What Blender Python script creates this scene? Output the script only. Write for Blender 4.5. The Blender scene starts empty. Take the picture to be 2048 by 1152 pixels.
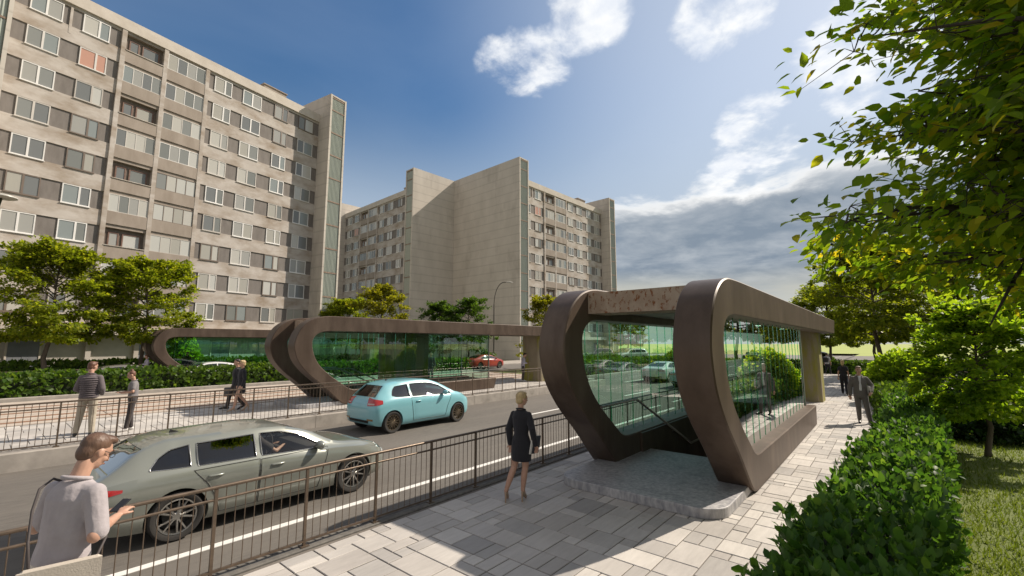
import bpy, bmesh, math, random
import numpy as np
from mathutils import Vector, Matrix
from mathutils.bvhtree import BVHTree
S = bpy.context.scene
COL = S.collection
rad = math.radians
RNG = np.random.default_rng(7)
random.seed(7)

# ------------------------------------------------------------------ helpers
def tag(o, label=None, cat=None, group=None, kind=None):
    if label: o['label'] = label
    if cat: o['category'] = cat
    if group: o['group'] = group
    if kind: o['kind'] = kind
    return o

def link(o, parent=None):
    COL.objects.link(o)
    if parent is not None: o.parent = parent
    return o

def empty(name, loc=(0, 0, 0), rz=0.0):
    o = bpy.data.objects.new(name, None)
    o.location = loc; o.rotation_euler = (0, 0, rz); o.empty_display_size = .3
    return link(o)

def copy_tree(o, parent=None):
    c = o.copy(); COL.objects.link(c)
    if parent is not None:
        c.parent = parent; c.matrix_parent_inverse = o.matrix_parent_inverse.copy()
    for ch in list(o.children): copy_tree(ch, c)
    return c

def np_mesh(name, V, F, smooth=False):
    V = np.asarray(V, dtype=np.float32); F = np.asarray(F, dtype=np.int32)
    me = bpy.data.meshes.new(name)
    k = F.shape[1]; n = len(F)
    me.vertices.add(len(V)); me.vertices.foreach_set('co', V.ravel())
    me.loops.add(n * k); me.loops.foreach_set('vertex_index', F.ravel())
    me.polygons.add(n)
    me.polygons.foreach_set('loop_start', np.arange(0, n * k, k, dtype=np.int32))
    me.polygons.foreach_set('loop_total', np.full(n, k, dtype=np.int32))
    if smooth: me.polygons.foreach_set('use_smooth', np.ones(n, dtype=bool))
    me.update(calc_edges=True); me.validate()
    return me

def mobj(name, me, mats, parent=None):
    if not isinstance(mats, (list, tuple)): mats = [mats]
    me.materials.clear()
    for m in mats: me.materials.append(m)
    o = bpy.data.objects.new(name, me)
    return link(o, parent)

class MB:
    def __init__(s): s.v = []; s.f = []; s.mi = []
    def add(s, vs, fs, mi=0):
        b = len(s.v); s.v += [tuple(p) for p in vs]
        for f in fs: s.f.append([b + i for i in f]); s.mi.append(mi)
    def box(s, x0, x1, y0, y1, z0, z1, mi=0, skip=''):
        vs = [(x0, y0, z0), (x1, y0, z0), (x1, y1, z0), (x0, y1, z0), (x0, y0, z1), (x1, y0, z1), (x1, y1, z1), (x0, y1, z1)]
        s.add(vs, [(0, 3, 2, 1), (4, 5, 6, 7), (0, 1, 5, 4), (1, 2, 6, 5), (2, 3, 7, 6), (3, 0, 4, 7)], mi)
    def bbox(s, x0, x1, y0, y1, z0, z1, b=.01, mi=0):
        # box with chamfered top edges
        vs = [(x0, y0, z0), (x1, y0, z0), (x1, y1, z0), (x0, y1, z0),
              (x0, y0, z1 - b), (x1, y0, z1 - b), (x1, y1, z1 - b), (x0, y1, z1 - b),
              (x0 + b, y0 + b, z1), (x1 - b, y0 + b, z1), (x1 - b, y1 - b, z1), (x0 + b, y1 - b, z1)]
        fs = [(0, 1, 5, 4), (1, 2, 6, 5), (2, 3, 7, 6), (3, 0, 4, 7), (4, 5, 9, 8), (5, 6, 10, 9), (6, 7, 11, 10), (7, 4, 8, 11), (8, 9, 10, 11), (0, 3, 2, 1)]
        s.add(vs, fs, mi)
    def prism(s, poly, z0, z1, mi=0):
        n = len(poly)
        vs = [(x, y, z0) for x, y in poly] + [(x, y, z1) for x, y in poly]
        fs = [tuple(range(n))[::-1], tuple(range(n, 2 * n))] + [(i, (i + 1) % n, n + (i + 1) % n, n + i) for i in range(n)]
        s.add(vs, fs, mi)
    def prism_y(s, poly, y0, y1, mi=0):     # polygon in (x,z)
        n = len(poly)
        vs = [(x, y0, z) for x, z in poly] + [(x, y1, z) for x, z in poly]
        fs = [tuple(range(n)), tuple(range(n, 2 * n))[::-1]] + [(i, n + i, n + (i + 1) % n, (i + 1) % n) for i in range(n)]
        s.add(vs, fs, mi)
    def tube(s, pts, r, n=8, mi=0, caps=True):
        pts = [Vector(p) for p in pts]; k = len(pts)
        rs = r if isinstance(r, (list, tuple)) else [r] * k
        up0 = None; b = len(s.v)
        for i, p in enumerate(pts):
            d = (pts[min(i + 1, k - 1)] - pts[max(i - 1, 0)]).normalized()
            if up0 is None:
                up0 = Vector((0, 0, 1)) if abs(d.z) < .9 else Vector((1, 0, 0))
            u = (up0 - d * up0.dot(d)).normalized(); w = d.cross(u); up0 = u
            for j in range(n):
                a = 2 * math.pi * j / n
                s.v.append(tuple(p + (u * math.cos(a) + w * math.sin(a)) * rs[i]))
        for i in range(k - 1):
            for j in range(n):
                s.f.append([b + i * n + j, b + i * n + (j + 1) % n, b + (i + 1) * n + (j + 1) % n, b + (i + 1) * n + j]); s.mi.append(mi)
        if caps:
            s.f.append([b + j for j in range(n)][::-1]); s.mi.append(mi)
            s.f.append([b + (k - 1) * n + j for j in range(n)]); s.mi.append(mi)
    def lathe(s, prof, axis='y', n=32, c=(0, 0, 0), mi=0):   # prof: (r, along)
        b = len(s.v); k = len(prof)
        for i in range(n):
            a = 2 * math.pi * i / n; ca, sa = math.cos(a), math.sin(a)
            for r, t in prof:
                if axis == 'y': s.v.append((c[0] + r * ca, c[1] + t, c[2] + r * sa))
                else: s.v.append((c[0] + r * ca, c[1] + r * sa, c[2] + t))
        for i in range(n):
            for j in range(k - 1):
                i2 = (i + 1) % n
                s.f.append([b + i * k + j, b + i2 * k + j, b + i2 * k + j + 1, b + i * k + j + 1]); s.mi.append(mi)
    def ell(s, c, rx, ry, rz, M=None, nu=14, nv=10, mi=0):
        vs = []; fs = []
        for i in range(nv + 1):
            th = math.pi * i / nv
            for j in range(nu):
                a = 2 * math.pi * j / nu
                p = Vector((rx * math.sin(th) * math.cos(a), ry * math.sin(th) * math.sin(a), rz * math.cos(th)))
                if M is not None: p = M @ p
                vs.append(tuple(Vector(c) + p))
        for i in range(nv):
            for j in range(nu):
                fs.append((i * nu + j, (i + 1) * nu + j, (i + 1) * nu + (j + 1) % nu, i * nu + (j + 1) % nu))
        s.add(vs, fs, mi)
    def mesh(s, name):
        me = bpy.data.meshes.new(name); me.from_pydata(s.v, [], s.f); me.update()
        return me
    def build(s, name, mats, parent=None, smooth=False, fix=True, auto=None):
        me = s.mesh(name)
        me.polygons.foreach_set('material_index', s.mi)
        if fix:
            bm = bmesh.new(); bm.from_mesh(me)
            if smooth: bmesh.ops.remove_doubles(bm, verts=bm.verts, dist=1e-5)
            bmesh.ops.recalc_face_normals(bm, faces=bm.faces); bm.to_mesh(me); bm.free()
        if smooth:
            me.polygons.foreach_set('use_smooth', [True] * len(me.polygons))
            if auto:
                try: me.set_sharp_from_angle(angle=rad(auto))
                except Exception: pass
        return mobj(name, me, mats, parent)

def apply_mods(o, name, mats, parent=None, smooth=True):
    dg = bpy.context.evaluated_depsgraph_get(); dg.update()
    me = bpy.data.meshes.new_from_object(o.evaluated_get(dg)); me.name = name
    old = o.data; bpy.data.objects.remove(o); bpy.data.meshes.remove(old)
    if smooth: me.polygons.foreach_set('use_smooth', [True] * len(me.polygons))
    return mobj(name, me, mats, parent)

def interp(x, xs, ys): return float(np.interp(x, xs, ys))

# ------------------------------------------------------------------ materials
def newmat(name):
    m = bpy.data.materials.new(name); m.use_nodes = True
    nt = m.node_tree; nt.nodes.clear()
    out = nt.nodes.new('ShaderNodeOutputMaterial')
    return m, nt, out
def N(nt, t, **kw):
    n = nt.nodes.new(t)
    for k, v in kw.items():
        if k in n.inputs: n.inputs[k].default_value = v
        else: setattr(n, k, v)
    return n
def c4(c): return (c[0], c[1], c[2], 1)

def mat(name, c1, c2=None, rough=.6, metal=0., scale=5., detail=6., stretch=(1, 1, 1), bump=0., bscale=None, coat=0., spec=.5,
        rnd=0., lo=.35, hi=.65, coord='Object', c3=None, s3=1., lo3=.55, hi3=.75, sheen=0., bdist=.01):
    """Principled with noise-mixed colours; rnd = brightness variation per island."""
    m, nt, out = newmat(name); L = nt.links
    p = N(nt, 'ShaderNodeBsdfPrincipled'); L.new(p.outputs[0], out.inputs[0])
    p.inputs['Roughness'].default_value = rough; p.inputs['Metallic'].default_value = metal
    p.inputs['Coat Weight'].default_value = coat; p.inputs['Specular IOR Level'].default_value = spec
    if sheen: p.inputs['Sheen Weight'].default_value = sheen
    p.inputs['Base Color'].default_value = c4(c1)
    col = None
    if c2 is not None or bump or c3 is not None:
        tc = N(nt, 'ShaderNodeTexCoord'); mp = N(nt, 'ShaderNodeMapping'); mp.inputs['Scale'].default_value = stretch
        L.new(tc.outputs[coord], mp.inputs[0])
    if c2 is not None:
        nz = N(nt, 'ShaderNodeTexNoise', Scale=scale, Detail=detail, Roughness=.6); L.new(mp.outputs[0], nz.inputs[0])
        r = N(nt, 'ShaderNodeValToRGB'); r.color_ramp.elements[0].position = lo; r.color_ramp.elements[1].position = hi
        r.color_ramp.elements[0].color = c4(c1); r.color_ramp.elements[1].color = c4(c2)
        L.new(nz.outputs[0], r.inputs[0]); col = r.outputs[0]
    if c3 is not None:
        nz = N(nt, 'ShaderNodeTexNoise', Scale=s3, Detail=5., Roughness=.65); L.new(mp.outputs[0], nz.inputs[0])
        r = N(nt, 'ShaderNodeMapRange'); r.inputs[1].default_value = lo3; r.inputs[2].default_value = hi3
        L.new(nz.outputs[0], r.inputs[0])
        mx = N(nt, 'ShaderNodeMix', data_type='RGBA'); L.new(r.outputs[0], mx.inputs[0])
        if col is not None: L.new(col, mx.inputs[6])
        else: mx.inputs[6].default_value = c4(c1)
        mx.inputs[7].default_value = c4(c3); col = mx.outputs[2]
    if rnd:
        g = N(nt, 'ShaderNodeNewGeometry'); mr = N(nt, 'ShaderNodeMapRange')
        mr.inputs[3].default_value = 1 - rnd; mr.inputs[4].default_value = 1 + rnd
        L.new(g.outputs['Random Per Island'], mr.inputs[0])
        mx = N(nt, 'ShaderNodeMix', data_type='RGBA', blend_type='MULTIPLY'); mx.inputs[0].default_value = 1
        if col is not None: L.new(col, mx.inputs[6])
        else: mx.inputs[6].default_value = c4(c1)
        L.new(mr.outputs[0], mx.inputs[7]); col = mx.outputs[2]
    if col is not None: L.new(col, p.inputs['Base Color'])
    if bump:
        nb = N(nt, 'ShaderNodeTexNoise', Scale=bscale or scale * 4, Detail=4.); L.new(mp.outputs[0], nb.inputs[0])
        bp = N(nt, 'ShaderNodeBump', Strength=bump, Distance=bdist); L.new(nb.outputs[0], bp.inputs['Height']); L.new(bp.outputs[0], p.inputs['Normal'])
    return m

def leaf_mat(name, dark, light, tip=None, trans=.45, rough=.45):
    m, nt, out = newmat(name); L = nt.links
    g = N(nt, 'ShaderNodeNewGeometry'); r = N(nt, 'ShaderNodeValToRGB')
    r.color_ramp.elements[0].color = c4(dark); r.color_ramp.elements[1].color = c4(light)
    if tip is not None:
        e = r.color_ramp.elements.new(.86); e.color = c4(light); r.color_ramp.elements[-1].color = c4(tip)
    L.new(g.outputs['Random Per Island'], r.inputs[0])
    p = N(nt, 'ShaderNodeBsdfPrincipled', Roughness=rough); L.new(r.outputs[0], p.inputs['Base Color'])
    p.inputs['Specular IOR Level'].default_value = .22
    t = N(nt, 'ShaderNodeBsdfTranslucent')
    mul = N(nt, 'ShaderNodeMix', data_type='RGBA', blend_type='MULTIPLY'); mul.inputs[0].default_value = 1
    L.new(r.outputs[0], mul.inputs[6]); mul.inputs[7].default_value = (2.3, 2.3, .8, 1); L.new(mul.outputs[2], t.inputs[0])
    mx = N(nt, 'ShaderNodeMixShader'); mx.inputs[0].default_value = trans
    L.new(p.outputs[0], mx.inputs[1]); L.new(t.outputs[0], mx.inputs[2]); L.new(mx.outputs[0], out.inputs[0])
    return m

def glass_mat(name, tint, refl=1.0, rough=.0, ior=1.5):
    m, nt, out = newmat(name); L = nt.links
    t = N(nt, 'ShaderNodeBsdfTransparent'); t.inputs[0].default_value = c4(tint)
    g = N(nt, 'ShaderNodeBsdfGlossy', Roughness=rough); g.inputs[0].default_value = (1, 1, 1, 1)
    f = N(nt, 'ShaderNodeFresnel', IOR=ior)
    mu = N(nt, 'ShaderNodeMath', operation='MULTIPLY'); mu.inputs[1].default_value = refl; mu.use_clamp = True
    L.new(f.outputs[0], mu.inputs[0])
    mx = N(nt, 'ShaderNodeMixShader'); L.new(mu.outputs[0], mx.inputs[0])
    L.new(t.outputs[0], mx.inputs[1]); L.new(g.outputs[0], mx.inputs[2]); L.new(mx.outputs[0], out.inputs[0])
    return m

def objrand_mat(name, cols, rough=.2, spec=.5):
    m, nt, out = newmat(name); L = nt.links
    oi = N(nt, 'ShaderNodeObjectInfo'); r = N(nt, 'ShaderNodeValToRGB'); cr = r.color_ramp; cr.interpolation = 'CONSTANT'
    while len(cr.elements) < len(cols): cr.elements.new(.5)
    for i, c in enumerate(cols): cr.elements[i].position = i / len(cols); cr.elements[i].color = c4(c)
    L.new(oi.outputs['Random'], r.inputs[0])
    p = N(nt, 'ShaderNodeBsdfPrincipled', Roughness=rough); p.inputs['Specular IOR Level'].default_value = spec
    L.new(r.outputs[0], p.inputs['Base Color']); L.new(p.outputs[0], out.inputs[0])
    return m

def paving_mat(name, cols, rnd):
    """stone slabs: colour per island from a ramp, streaky grain"""
    m, nt, out = newmat(name); L = nt.links
    g = N(nt, 'ShaderNodeNewGeometry'); r = N(nt, 'ShaderNodeValToRGB'); cr = r.color_ramp
    while len(cr.elements) < len(cols): cr.elements.new(.5)
    for i, c in enumerate(cols): cr.elements[i].position = i / (len(cols) - 1); cr.elements[i].color = c4(c)
    L.new(g.outputs['Random Per Island'], r.inputs[0])
    tc = N(nt, 'ShaderNodeTexCoord'); mp = N(nt, 'ShaderNodeMapping'); mp.inputs['Scale'].default_value = (1.5, 9, 1); L.new(tc.outputs['Object'], mp.inputs[0])
    n1 = N(nt, 'ShaderNodeTexNoise', Scale=1.6, Detail=8., Roughness=.7); L.new(mp.outputs[0], n1.inputs[0])
    n2 = N(nt, 'ShaderNodeTexNoise', Scale=.7, Detail=5., Roughness=.6); L.new(tc.outputs['Object'], n2.inputs[0])
    ad = N(nt, 'ShaderNodeMath', operation='ADD'); L.new(n1.outputs[0], ad.inputs[0]); L.new(n2.outputs[0], ad.inputs[1])
    mr = N(nt, 'ShaderNodeMapRange'); mr.inputs[1].default_value = .6; mr.inputs[2].default_value = 1.4; mr.inputs[3].default_value = 1 - rnd; mr.inputs[4].default_value = 1 + rnd
    L.new(ad.outputs[0], mr.inputs[0])
    mx = N(nt, 'ShaderNodeMix', data_type='RGBA', blend_type='MULTIPLY'); mx.inputs[0].default_value = 1
    L.new(r.outputs[0], mx.inputs[6]); L.new(mr.outputs[0], mx.inputs[7])
    p = N(nt, 'ShaderNodeBsdfPrincipled', Roughness=.7); p.inputs['Specular IOR Level'].default_value = .35
    L.new(mx.outputs[2], p.inputs['Base Color'])
    nb = N(nt, 'ShaderNodeTexNoise', Scale=60., Detail=4.); L.new(tc.outputs['Object'], nb.inputs[0])
    bp = N(nt, 'ShaderNodeBump', Strength=.35, Distance=.006); L.new(nb.outputs[0], bp.inputs['Height']); L.new(bp.outputs[0], p.inputs['Normal'])
    L.new(p.outputs[0], out.inputs[0])
    return m

M = {}
M['asphalt'] = mat('asphalt', (.10, .091, .081), (.15, .136, .118), rough=.85, scale=38, detail=9, bump=.6, bscale=170, c3=(.155, .14, .121), s3=1.1, lo3=.44, hi3=.72, stretch=(.12, 1, 1))
M['asphalt_far'] = mat('asphalt_far', (.12, .11, .10), (.16, .145, .13), rough=.9, scale=9, c3=(.19, .17, .15), s3=.3)
M['paint'] = mat('road_paint', (.72, .71, .68), (.55, .53, .5), rough=.7, scale=26, detail=9, lo=.5, hi=.8)
M['paving'] = paving_mat('paving_stone', [(.385, .36, .335), (.50, .47, .435), (.34, .325, .31), (.56, .53, .49), (.44, .415, .39)], .2)
M['grout'] = mat('grout', (.14, .125, .11), (.19, .17, .15), rough=.95, scale=40)
M['kerbstone'] = mat('kerb_concrete', (.30, .275, .245), (.40, .365, .325), rough=.85, scale=3, bump=.2, bscale=60, c3=(.22, .2, .175), s3=1.2)
M['channel'] = mat('drain_channel', (.10, .095, .088), (.16, .15, .135), rough=.8, scale=14)
M['slab'] = mat('slab_granite', (.27, .27, .285), (.50, .49, .49), rough=.5, scale=16, detail=12, bump=.15, bscale=90, c3=(.21, .21, .23), s3=3.5, lo3=.5, hi3=.75, stretch=(1, 1, .35))
M['bronze'] = mat('bronze_cladding', (.076, .052, .038), (.112, .08, .06), rough=.44, metal=.15, spec=.3, scale=2.2, detail=9, stretch=(1, 1, .35), c3=(.16, .12, .092), s3=1.1, lo3=.5, hi3=.9, bump=.08, bscale=30)
M['darkmetal'] = mat('dark_metal', (.045, .037, .03), (.075, .06, .047), rough=.4, metal=.6, scale=9)
M['rail_metal'] = mat('railing_metal', (.125, .095, .07), (.18, .135, .10), rough=.42, metal=.55, scale=11)
M['rust'] = mat('rusted_beam', (.42, .34, .26), (.31, .23, .165), rough=.8, scale=3.2, detail=8, c3=(.19, .07, .022), s3=13, lo3=.54, hi3=.62, stretch=(1, 1, .7), bump=.3, bscale=30)
M['steel'] = mat('brushed_steel', (.42, .41, .40), (.5, .49, .47), rough=.3, metal=.9, scale=20)
M['glass'] = glass_mat('teal_glass', (.57, .87, .75), 2.1, ior=1.5)
M['glass_edge'] = mat('glass_edge', (.02, .16, .125), rough=.4, spec=.25)
M['moss_concrete'] = mat('mossy_concrete', (.30, .255, .18), (.22, .18, .125), rough=.85, scale=2.2, detail=9, stretch=(1, 1, .3), c3=(.28, .26, .035), s3=1.1, lo3=.47, hi3=.6, bump=.25, bscale=25)
M['black'] = mat('black_panel', (.012, .012, .013), rough=.35)
M['concrete'] = mat('facade_concrete', (.53, .49, .45), (.44, .40, .36), rough=.9, scale=.9, detail=10, c3=(.27, .21, .155), s3=.6, lo3=.42, hi3=.72, stretch=(.7, .7, 1.3), bump=.15, bscale=18)
M['concrete_light'] = mat('parapet_concrete', (.58, .53, .47), (.5, .45, .39), rough=.9, scale=1.2, detail=8, bump=.1, bscale=20)
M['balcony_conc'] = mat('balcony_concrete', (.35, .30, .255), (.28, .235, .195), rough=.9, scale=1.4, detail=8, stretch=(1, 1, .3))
M['gable'] = mat('gable_concrete', (.58, .535, .475), (.50, .46, .405), rough=.9, scale=.5, detail=10, stretch=(1, 1, .4), c3=(.33, .295, .255), s3=.33, lo3=.55, hi3=.85, bump=.12, bscale=12)
M['infill'] = mat('grey_infill', (.20, .18, .165), (.155, .138, .125), rough=.8, scale=3, detail=6, stretch=(1, 1, .3))
M['plinth'] = mat('plinth_render', (.47, .44, .40), (.40, .37, .335), rough=.9, scale=1.0, detail=8, stretch=(1, 1, 1.5))
M['door_grey'] = mat('garage_door', (.19, .20, .22), (.16, .17, .19), rough=.6, scale=2)
M['winframe'] = objrand_mat('window_frame', [(.62, .60, .57), (.72, .71, .69), (.45, .42, .38), (.70, .69, .67), (.16, .125, .10), (.55, .52, .48), (.75, .74, .72)], rough=.5)
M['pane'] = objrand_mat('window_pane', [(.34, .34, .32), (.24, .25, .24), (.48, .47, .43), (.18, .19, .19), (.38, .37, .33), (.25, .28, .28), (.50, .50, .47), (.2, .21, .2)], rough=.14, spec=.38)
M['pane_salmon'] = mat('salmon_blind', (.50, .28, .21), rough=.3)
M['woodframe'] = mat('wood_frame', (.13, .07, .05), (.19, .11, .08), rough=.6, scale=6)
M['sill'] = mat('sill_metal', (.50, .48, .44), (.36, .30, .24), rough=.6, scale=3)
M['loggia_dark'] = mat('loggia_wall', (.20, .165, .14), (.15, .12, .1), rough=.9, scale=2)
M['glassbrick'] = mat('profiled_glass', (.33, .36, .315), (.27, .30, .26), rough=.25, scale=2, detail=4, stretch=(16, 16, .3), spec=.6)
M['strip_dirty'] = mat('stained_lintel', (.19, .125, .09), (.28, .21, .16), rough=.8, scale=5)
M['lawn'] = mat('lawn_soil', (.10, .13, .026), (.145, .175, .042), rough=.95, scale=3, detail=9, bump=.5, bscale=90)
M['field'] = mat('meadow', (.30, .36, .09), (.36, .40, .12), rough=1, scale=.02, detail=6)
M['groundm'] = mat('ground_soil', (.10, .12, .045), (.14, .15, .06), rough=1, scale=.15, detail=8)
M['track'] = mat('track_slab', (.48, .42, .36), (.41, .35, .295), rough=.85, scale=2.4, detail=8, bump=.1, bscale=40)
M['railhead'] = mat('rusty_rail', (.20, .11, .065), (.27, .15, .09), rough=.7, scale=6)
M['bark'] = mat('bark', (.085, .066, .05), (.13, .105, .082), rough=.95, scale=6, stretch=(1, 1, .25), bump=.8, bscale=20)
M['bark_dark'] = mat('bark_dark', (.04, .032, .026), (.065, .052, .042), rough=.95, scale=6, stretch=(1, 1, .25), bump=.8, bscale=20)
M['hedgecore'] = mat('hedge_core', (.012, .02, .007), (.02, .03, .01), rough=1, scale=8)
M['leaf_maple'] = leaf_mat('leaf_maple', (.10, .14, .012), (.20, .225, .02), (.28, .27, .03), trans=.55)
M['leaf_yellow'] = leaf_mat('leaf_yellowgreen', (.12, .135, .012), (.22, .21, .02), (.28, .25, .02))
M['leaf_green'] = leaf_mat('leaf_green', (.035, .075, .012), (.075, .125, .025))
M['leaf_dark'] = leaf_mat('leaf_dark', (.012, .032, .008), (.03, .06, .014), trans=.25)
M['leaf_hedge'] = leaf_mat('leaf_hedge', (.04, .085, .012), (.08, .135, .02), (.14, .20, .04), trans=.38, rough=.5)
M['leaf_laurel'] = leaf_mat('leaf_laurel', (.028, .075, .015), (.07, .14, .028), (.14, .22, .045), trans=.4, rough=.5)
M['leaf_lime'] = leaf_mat('leaf_lime', (.12, .20, .015), (.20, .275, .025), (.28, .33, .035), trans=.62)
M['leaf_near'] = leaf_mat('leaf_near_tree', (.075, .14, .012), (.175, .225, .018), (.36, .28, .022), trans=.64)
M['grass'] = leaf_mat('grass_blade', (.085, .125, .022), (.16, .20, .042), trans=.3, rough=.6)

def pour_lines(m, step, w, dark):
    """thin horizontal casting joints at every storey"""
    nt = m.node_tree; L = nt.links; p = [n for n in nt.nodes if n.type == 'BSDF_PRINCIPLED'][0]
    src = p.inputs['Base Color'].links[0].from_socket
    tc = N(nt, 'ShaderNodeTexCoord'); sp = N(nt, 'ShaderNodeSeparateXYZ'); L.new(tc.outputs['Object'], sp.inputs[0])
    nz = N(nt, 'ShaderNodeTexNoise', Scale=.5, Detail=6.); L.new(tc.outputs['Object'], nz.inputs[0])
    a = N(nt, 'ShaderNodeMath', operation='MULTIPLY_ADD'); L.new(nz.outputs[0], a.inputs[0]); a.inputs[1].default_value = .12; L.new(sp.outputs[2], a.inputs[2])
    f = N(nt, 'ShaderNodeMath', operation='MODULO'); L.new(a.outputs[0], f.inputs[0]); f.inputs[1].default_value = step
    r = N(nt, 'ShaderNodeMapRange'); r.inputs[1].default_value = 0; r.inputs[2].default_value = w; r.inputs[3].default_value = dark; r.inputs[4].default_value = 1; L.new(f.outputs[0], r.inputs[0])
    mx = N(nt, 'ShaderNodeMix', data_type='RGBA', blend_type='MULTIPLY'); mx.inputs[0].default_value = 1; L.new(src, mx.inputs[6]); L.new(r.outputs[0], mx.inputs[7]); L.new(mx.outputs[2], p.inputs['Base Color'])
pour_lines(M['gable'], 1.395, .22, .80)

# ------------------------------------------------------------------ setting
def sheet(name, rects, z, m):
    b = MB()
    for x0, x1, y0, y1 in rects:
        b.add([(x0, y0, z), (x1, y0, z), (x1, y1, z), (x0, y1, z)], [(0, 1, 2, 3)])
    o = b.build(name, m, fix=False); tag(o, kind='structure'); return o
PX0, PX1, PY0, PY1 = 9.75, 16.9, 2.53, 4.36      # stair pit
def around(x0, x1, y0, y1):
    return [(x0, PX0, y0, y1), (PX1, x1, y0, y1), (PX0, PX1, y0, PY0), (PX0, PX1, PY1, y1)]
sheet('ground', around(-900, 2500, -1800, 1800), -.34, M['groundm'])
sheet('field', [(125, 2400, -1500, 1500)], -.20, M['field'])
b = MB()
b.add([(-40, 5.99, -.2), (26, 5.99, -.2), (26, 14.55, -.2), (-40, 14.55, -.2)], [(0, 1, 2, 3)])
b.add([(26, 5.99, -.2), (150, 5.99, -.2), (150, 18.6, -.2), (26, 18.6, -.2)], [(0, 1, 2, 3)])
b.add([(95, -60, -.204), (150, -60, -.204), (150, 5.99, -.204), (95, 5.99, -.204)], [(0, 1, 2, 3)])
tag(b.build('road', M['asphalt'], fix=False), kind='structure')
sheet('side_road', [(-60, 120, 28.9, 35.3)], 0.0, M['asphalt_far'])
sheet('far_pavement', [(-60, 120, 35.3, 42.5)], .06, M['kerbstone'])
sheet('yard', [(-60, 120, 42.5, 130)], .02, M['groundm'])
# road markings
def marking(rects):
    b = MB()
    for x0, x1, y0, y1 in rects:
        b.box(x0, x1, y0, y1, -.2, -.194)
    return tag(b.build('road_marking', M['paint']), kind='structure')
marking([(-30, 19.4, 7.17, 7.30)] )
marking([(x, x + 3.2, 10.78, 10.90) for x in np.arange(-16, 140, 9.2) + 1.35])
marking([(x, x + 1.6, 7.95, 8.06) for x in np.arange(18.2, 120, 3.1)])
marking([(x, x + 3.2, 14.6, 14.72) for x in np.arange(30, 140, 9.2)])
# near pavement base, kerb
sheet('pavement_base', around(-30, 70, .2, 5.72), -.012, M['grout'])
b = MB(); b.bbox(-30, 120, 5.725, 5.86, -.34, .015, .012); b.bbox(-30, 120, 5.93, 5.985, -.34, -.005, .01)
b.box(-30, 120, 5.86, 5.93, -.34, -.06)
tag(b.build('kerb', M['channel']), kind='structure')
# random slab paving, aligned with the road
def paving(name, x0, x1, y0, y1, u, z, m, seed, skip=None, h=.03):
    rng = random.Random(seed)
    nx, ny = int((x1 - x0) / u), int((y1 - y0) / u)
    occ = np.zeros((nx, ny), bool); b = MB()
    sizes = [(3, 2), (2, 2), (2, 1), (1, 1), (2, 2), (2, 2), (2, 1), (2, 3), (1, 2)]
    for i in range(nx):
        for j in range(ny):
            if occ[i, j]: continue
            cand = sizes[:]; rng.shuffle(cand)
            for (a, c) in cand + [(1, 1)]:
                if i + a <= nx and j + c <= ny and not occ[i:i + a, j:j + c].any(): break
            occ[i:i + a, j:j + c] = True
            X0, X1, Y0, Y1 = x0 + i * u, x0 + (i + a) * u, y0 + j * u, y0 + (j + c) * u
            if skip and skip(X0, X1, Y0, Y1): continue
            g = .006; dz = rng.uniform(-.002, .002)
            b.bbox(X0 + g, X1 - g, Y0 + g, Y1 - g, z - h, z + dz, .006)
    return tag(b.build(name, m, fix=False), kind='structure')
U = .2
def pit(X0, X1, Y0, Y1): return X1 > PX0 - .02 and X0 < PX1 + .02 and Y1 > PY0 - .02 and Y0 < PY1 + .02
paving('pavement', -1.5, 46, .25, 5.72, U, 0, M['paving'], 3, pit, h=.008)
# platform, retaining wall, track bed
sheet('platform_base', [(-40, 27, 14.9, 28.9)], .186, M['grout'])
b = MB()
for k in range(-16, 11):
    x = k * 2.45
    b.bbox(x + .006, x + 2.444, 14.55, 14.95, -.34, .185, .01)
tag(b.build('kerb_wall', M['kerbstone']), 'low concrete retaining wall holding the tram platform above the road', 'retaining wall')
paving('platform_paving', -8, 26.8, 14.96, 19.3, .3, .2, M['paving'], 5, None, h=.01)
b = MB()
for yy in (19.32, 23.1):
    for k in range(-7, 9):
        b.bbox(k * 3 + .01, k * 3 + 2.99, yy, yy + 1.05, .15, .215, .01); b.bbox(k * 3 + .01, k * 3 + 2.99, yy + 1.2, yy + 2.45, .15, .215, .01)
        b.bbox(k * 3 + .01, k * 3 + 2.99, yy + 2.6, yy + 3.7, .15, .215, .01)
tag(b.build('track_bed', M['track'], fix=False), kind='structure')
for yy in (19.75, 20.95, 22.3, 24.0):
    b = MB(); b.box(-21, 27, yy, yy + .30, .15, .222)
    tag(b.build('tram_rail', M['railhead']), {19.75: 'rusty tram rail nearest to the paved platform', 20.95: 'second rusty tram rail out from the paved platform',
        22.3: 'third rusty tram rail out from the paved platform', 24.0: 'rusty tram rail closest to the median hedge'}[yy], 'tram rail', 'tram rails in the track bed')
b = MB(); b.bbox(-40, 27, 26.95, 27.2, .1, .36, .015)
tag(b.build('kerb', M['kerbstone']), kind='structure')
b = MB(); b.bbox(27, 150, 18.6, 18.85, -.3, -.03, .015)
tag(b.build('kerb', M['kerbstone']), kind='structure')
b = MB(); b.bbox(-60, 120, 35.3, 35.5, -.1, .12, .015)
tag(b.build('kerb', M['kerbstone']), kind='structure')
sheet('lawn', [(-20, 90, -60, .3)], -.03, M['lawn'])
sheet('median', [(27, 125, 18.85, 28.9)], -.03, M['lawn'])

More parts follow.
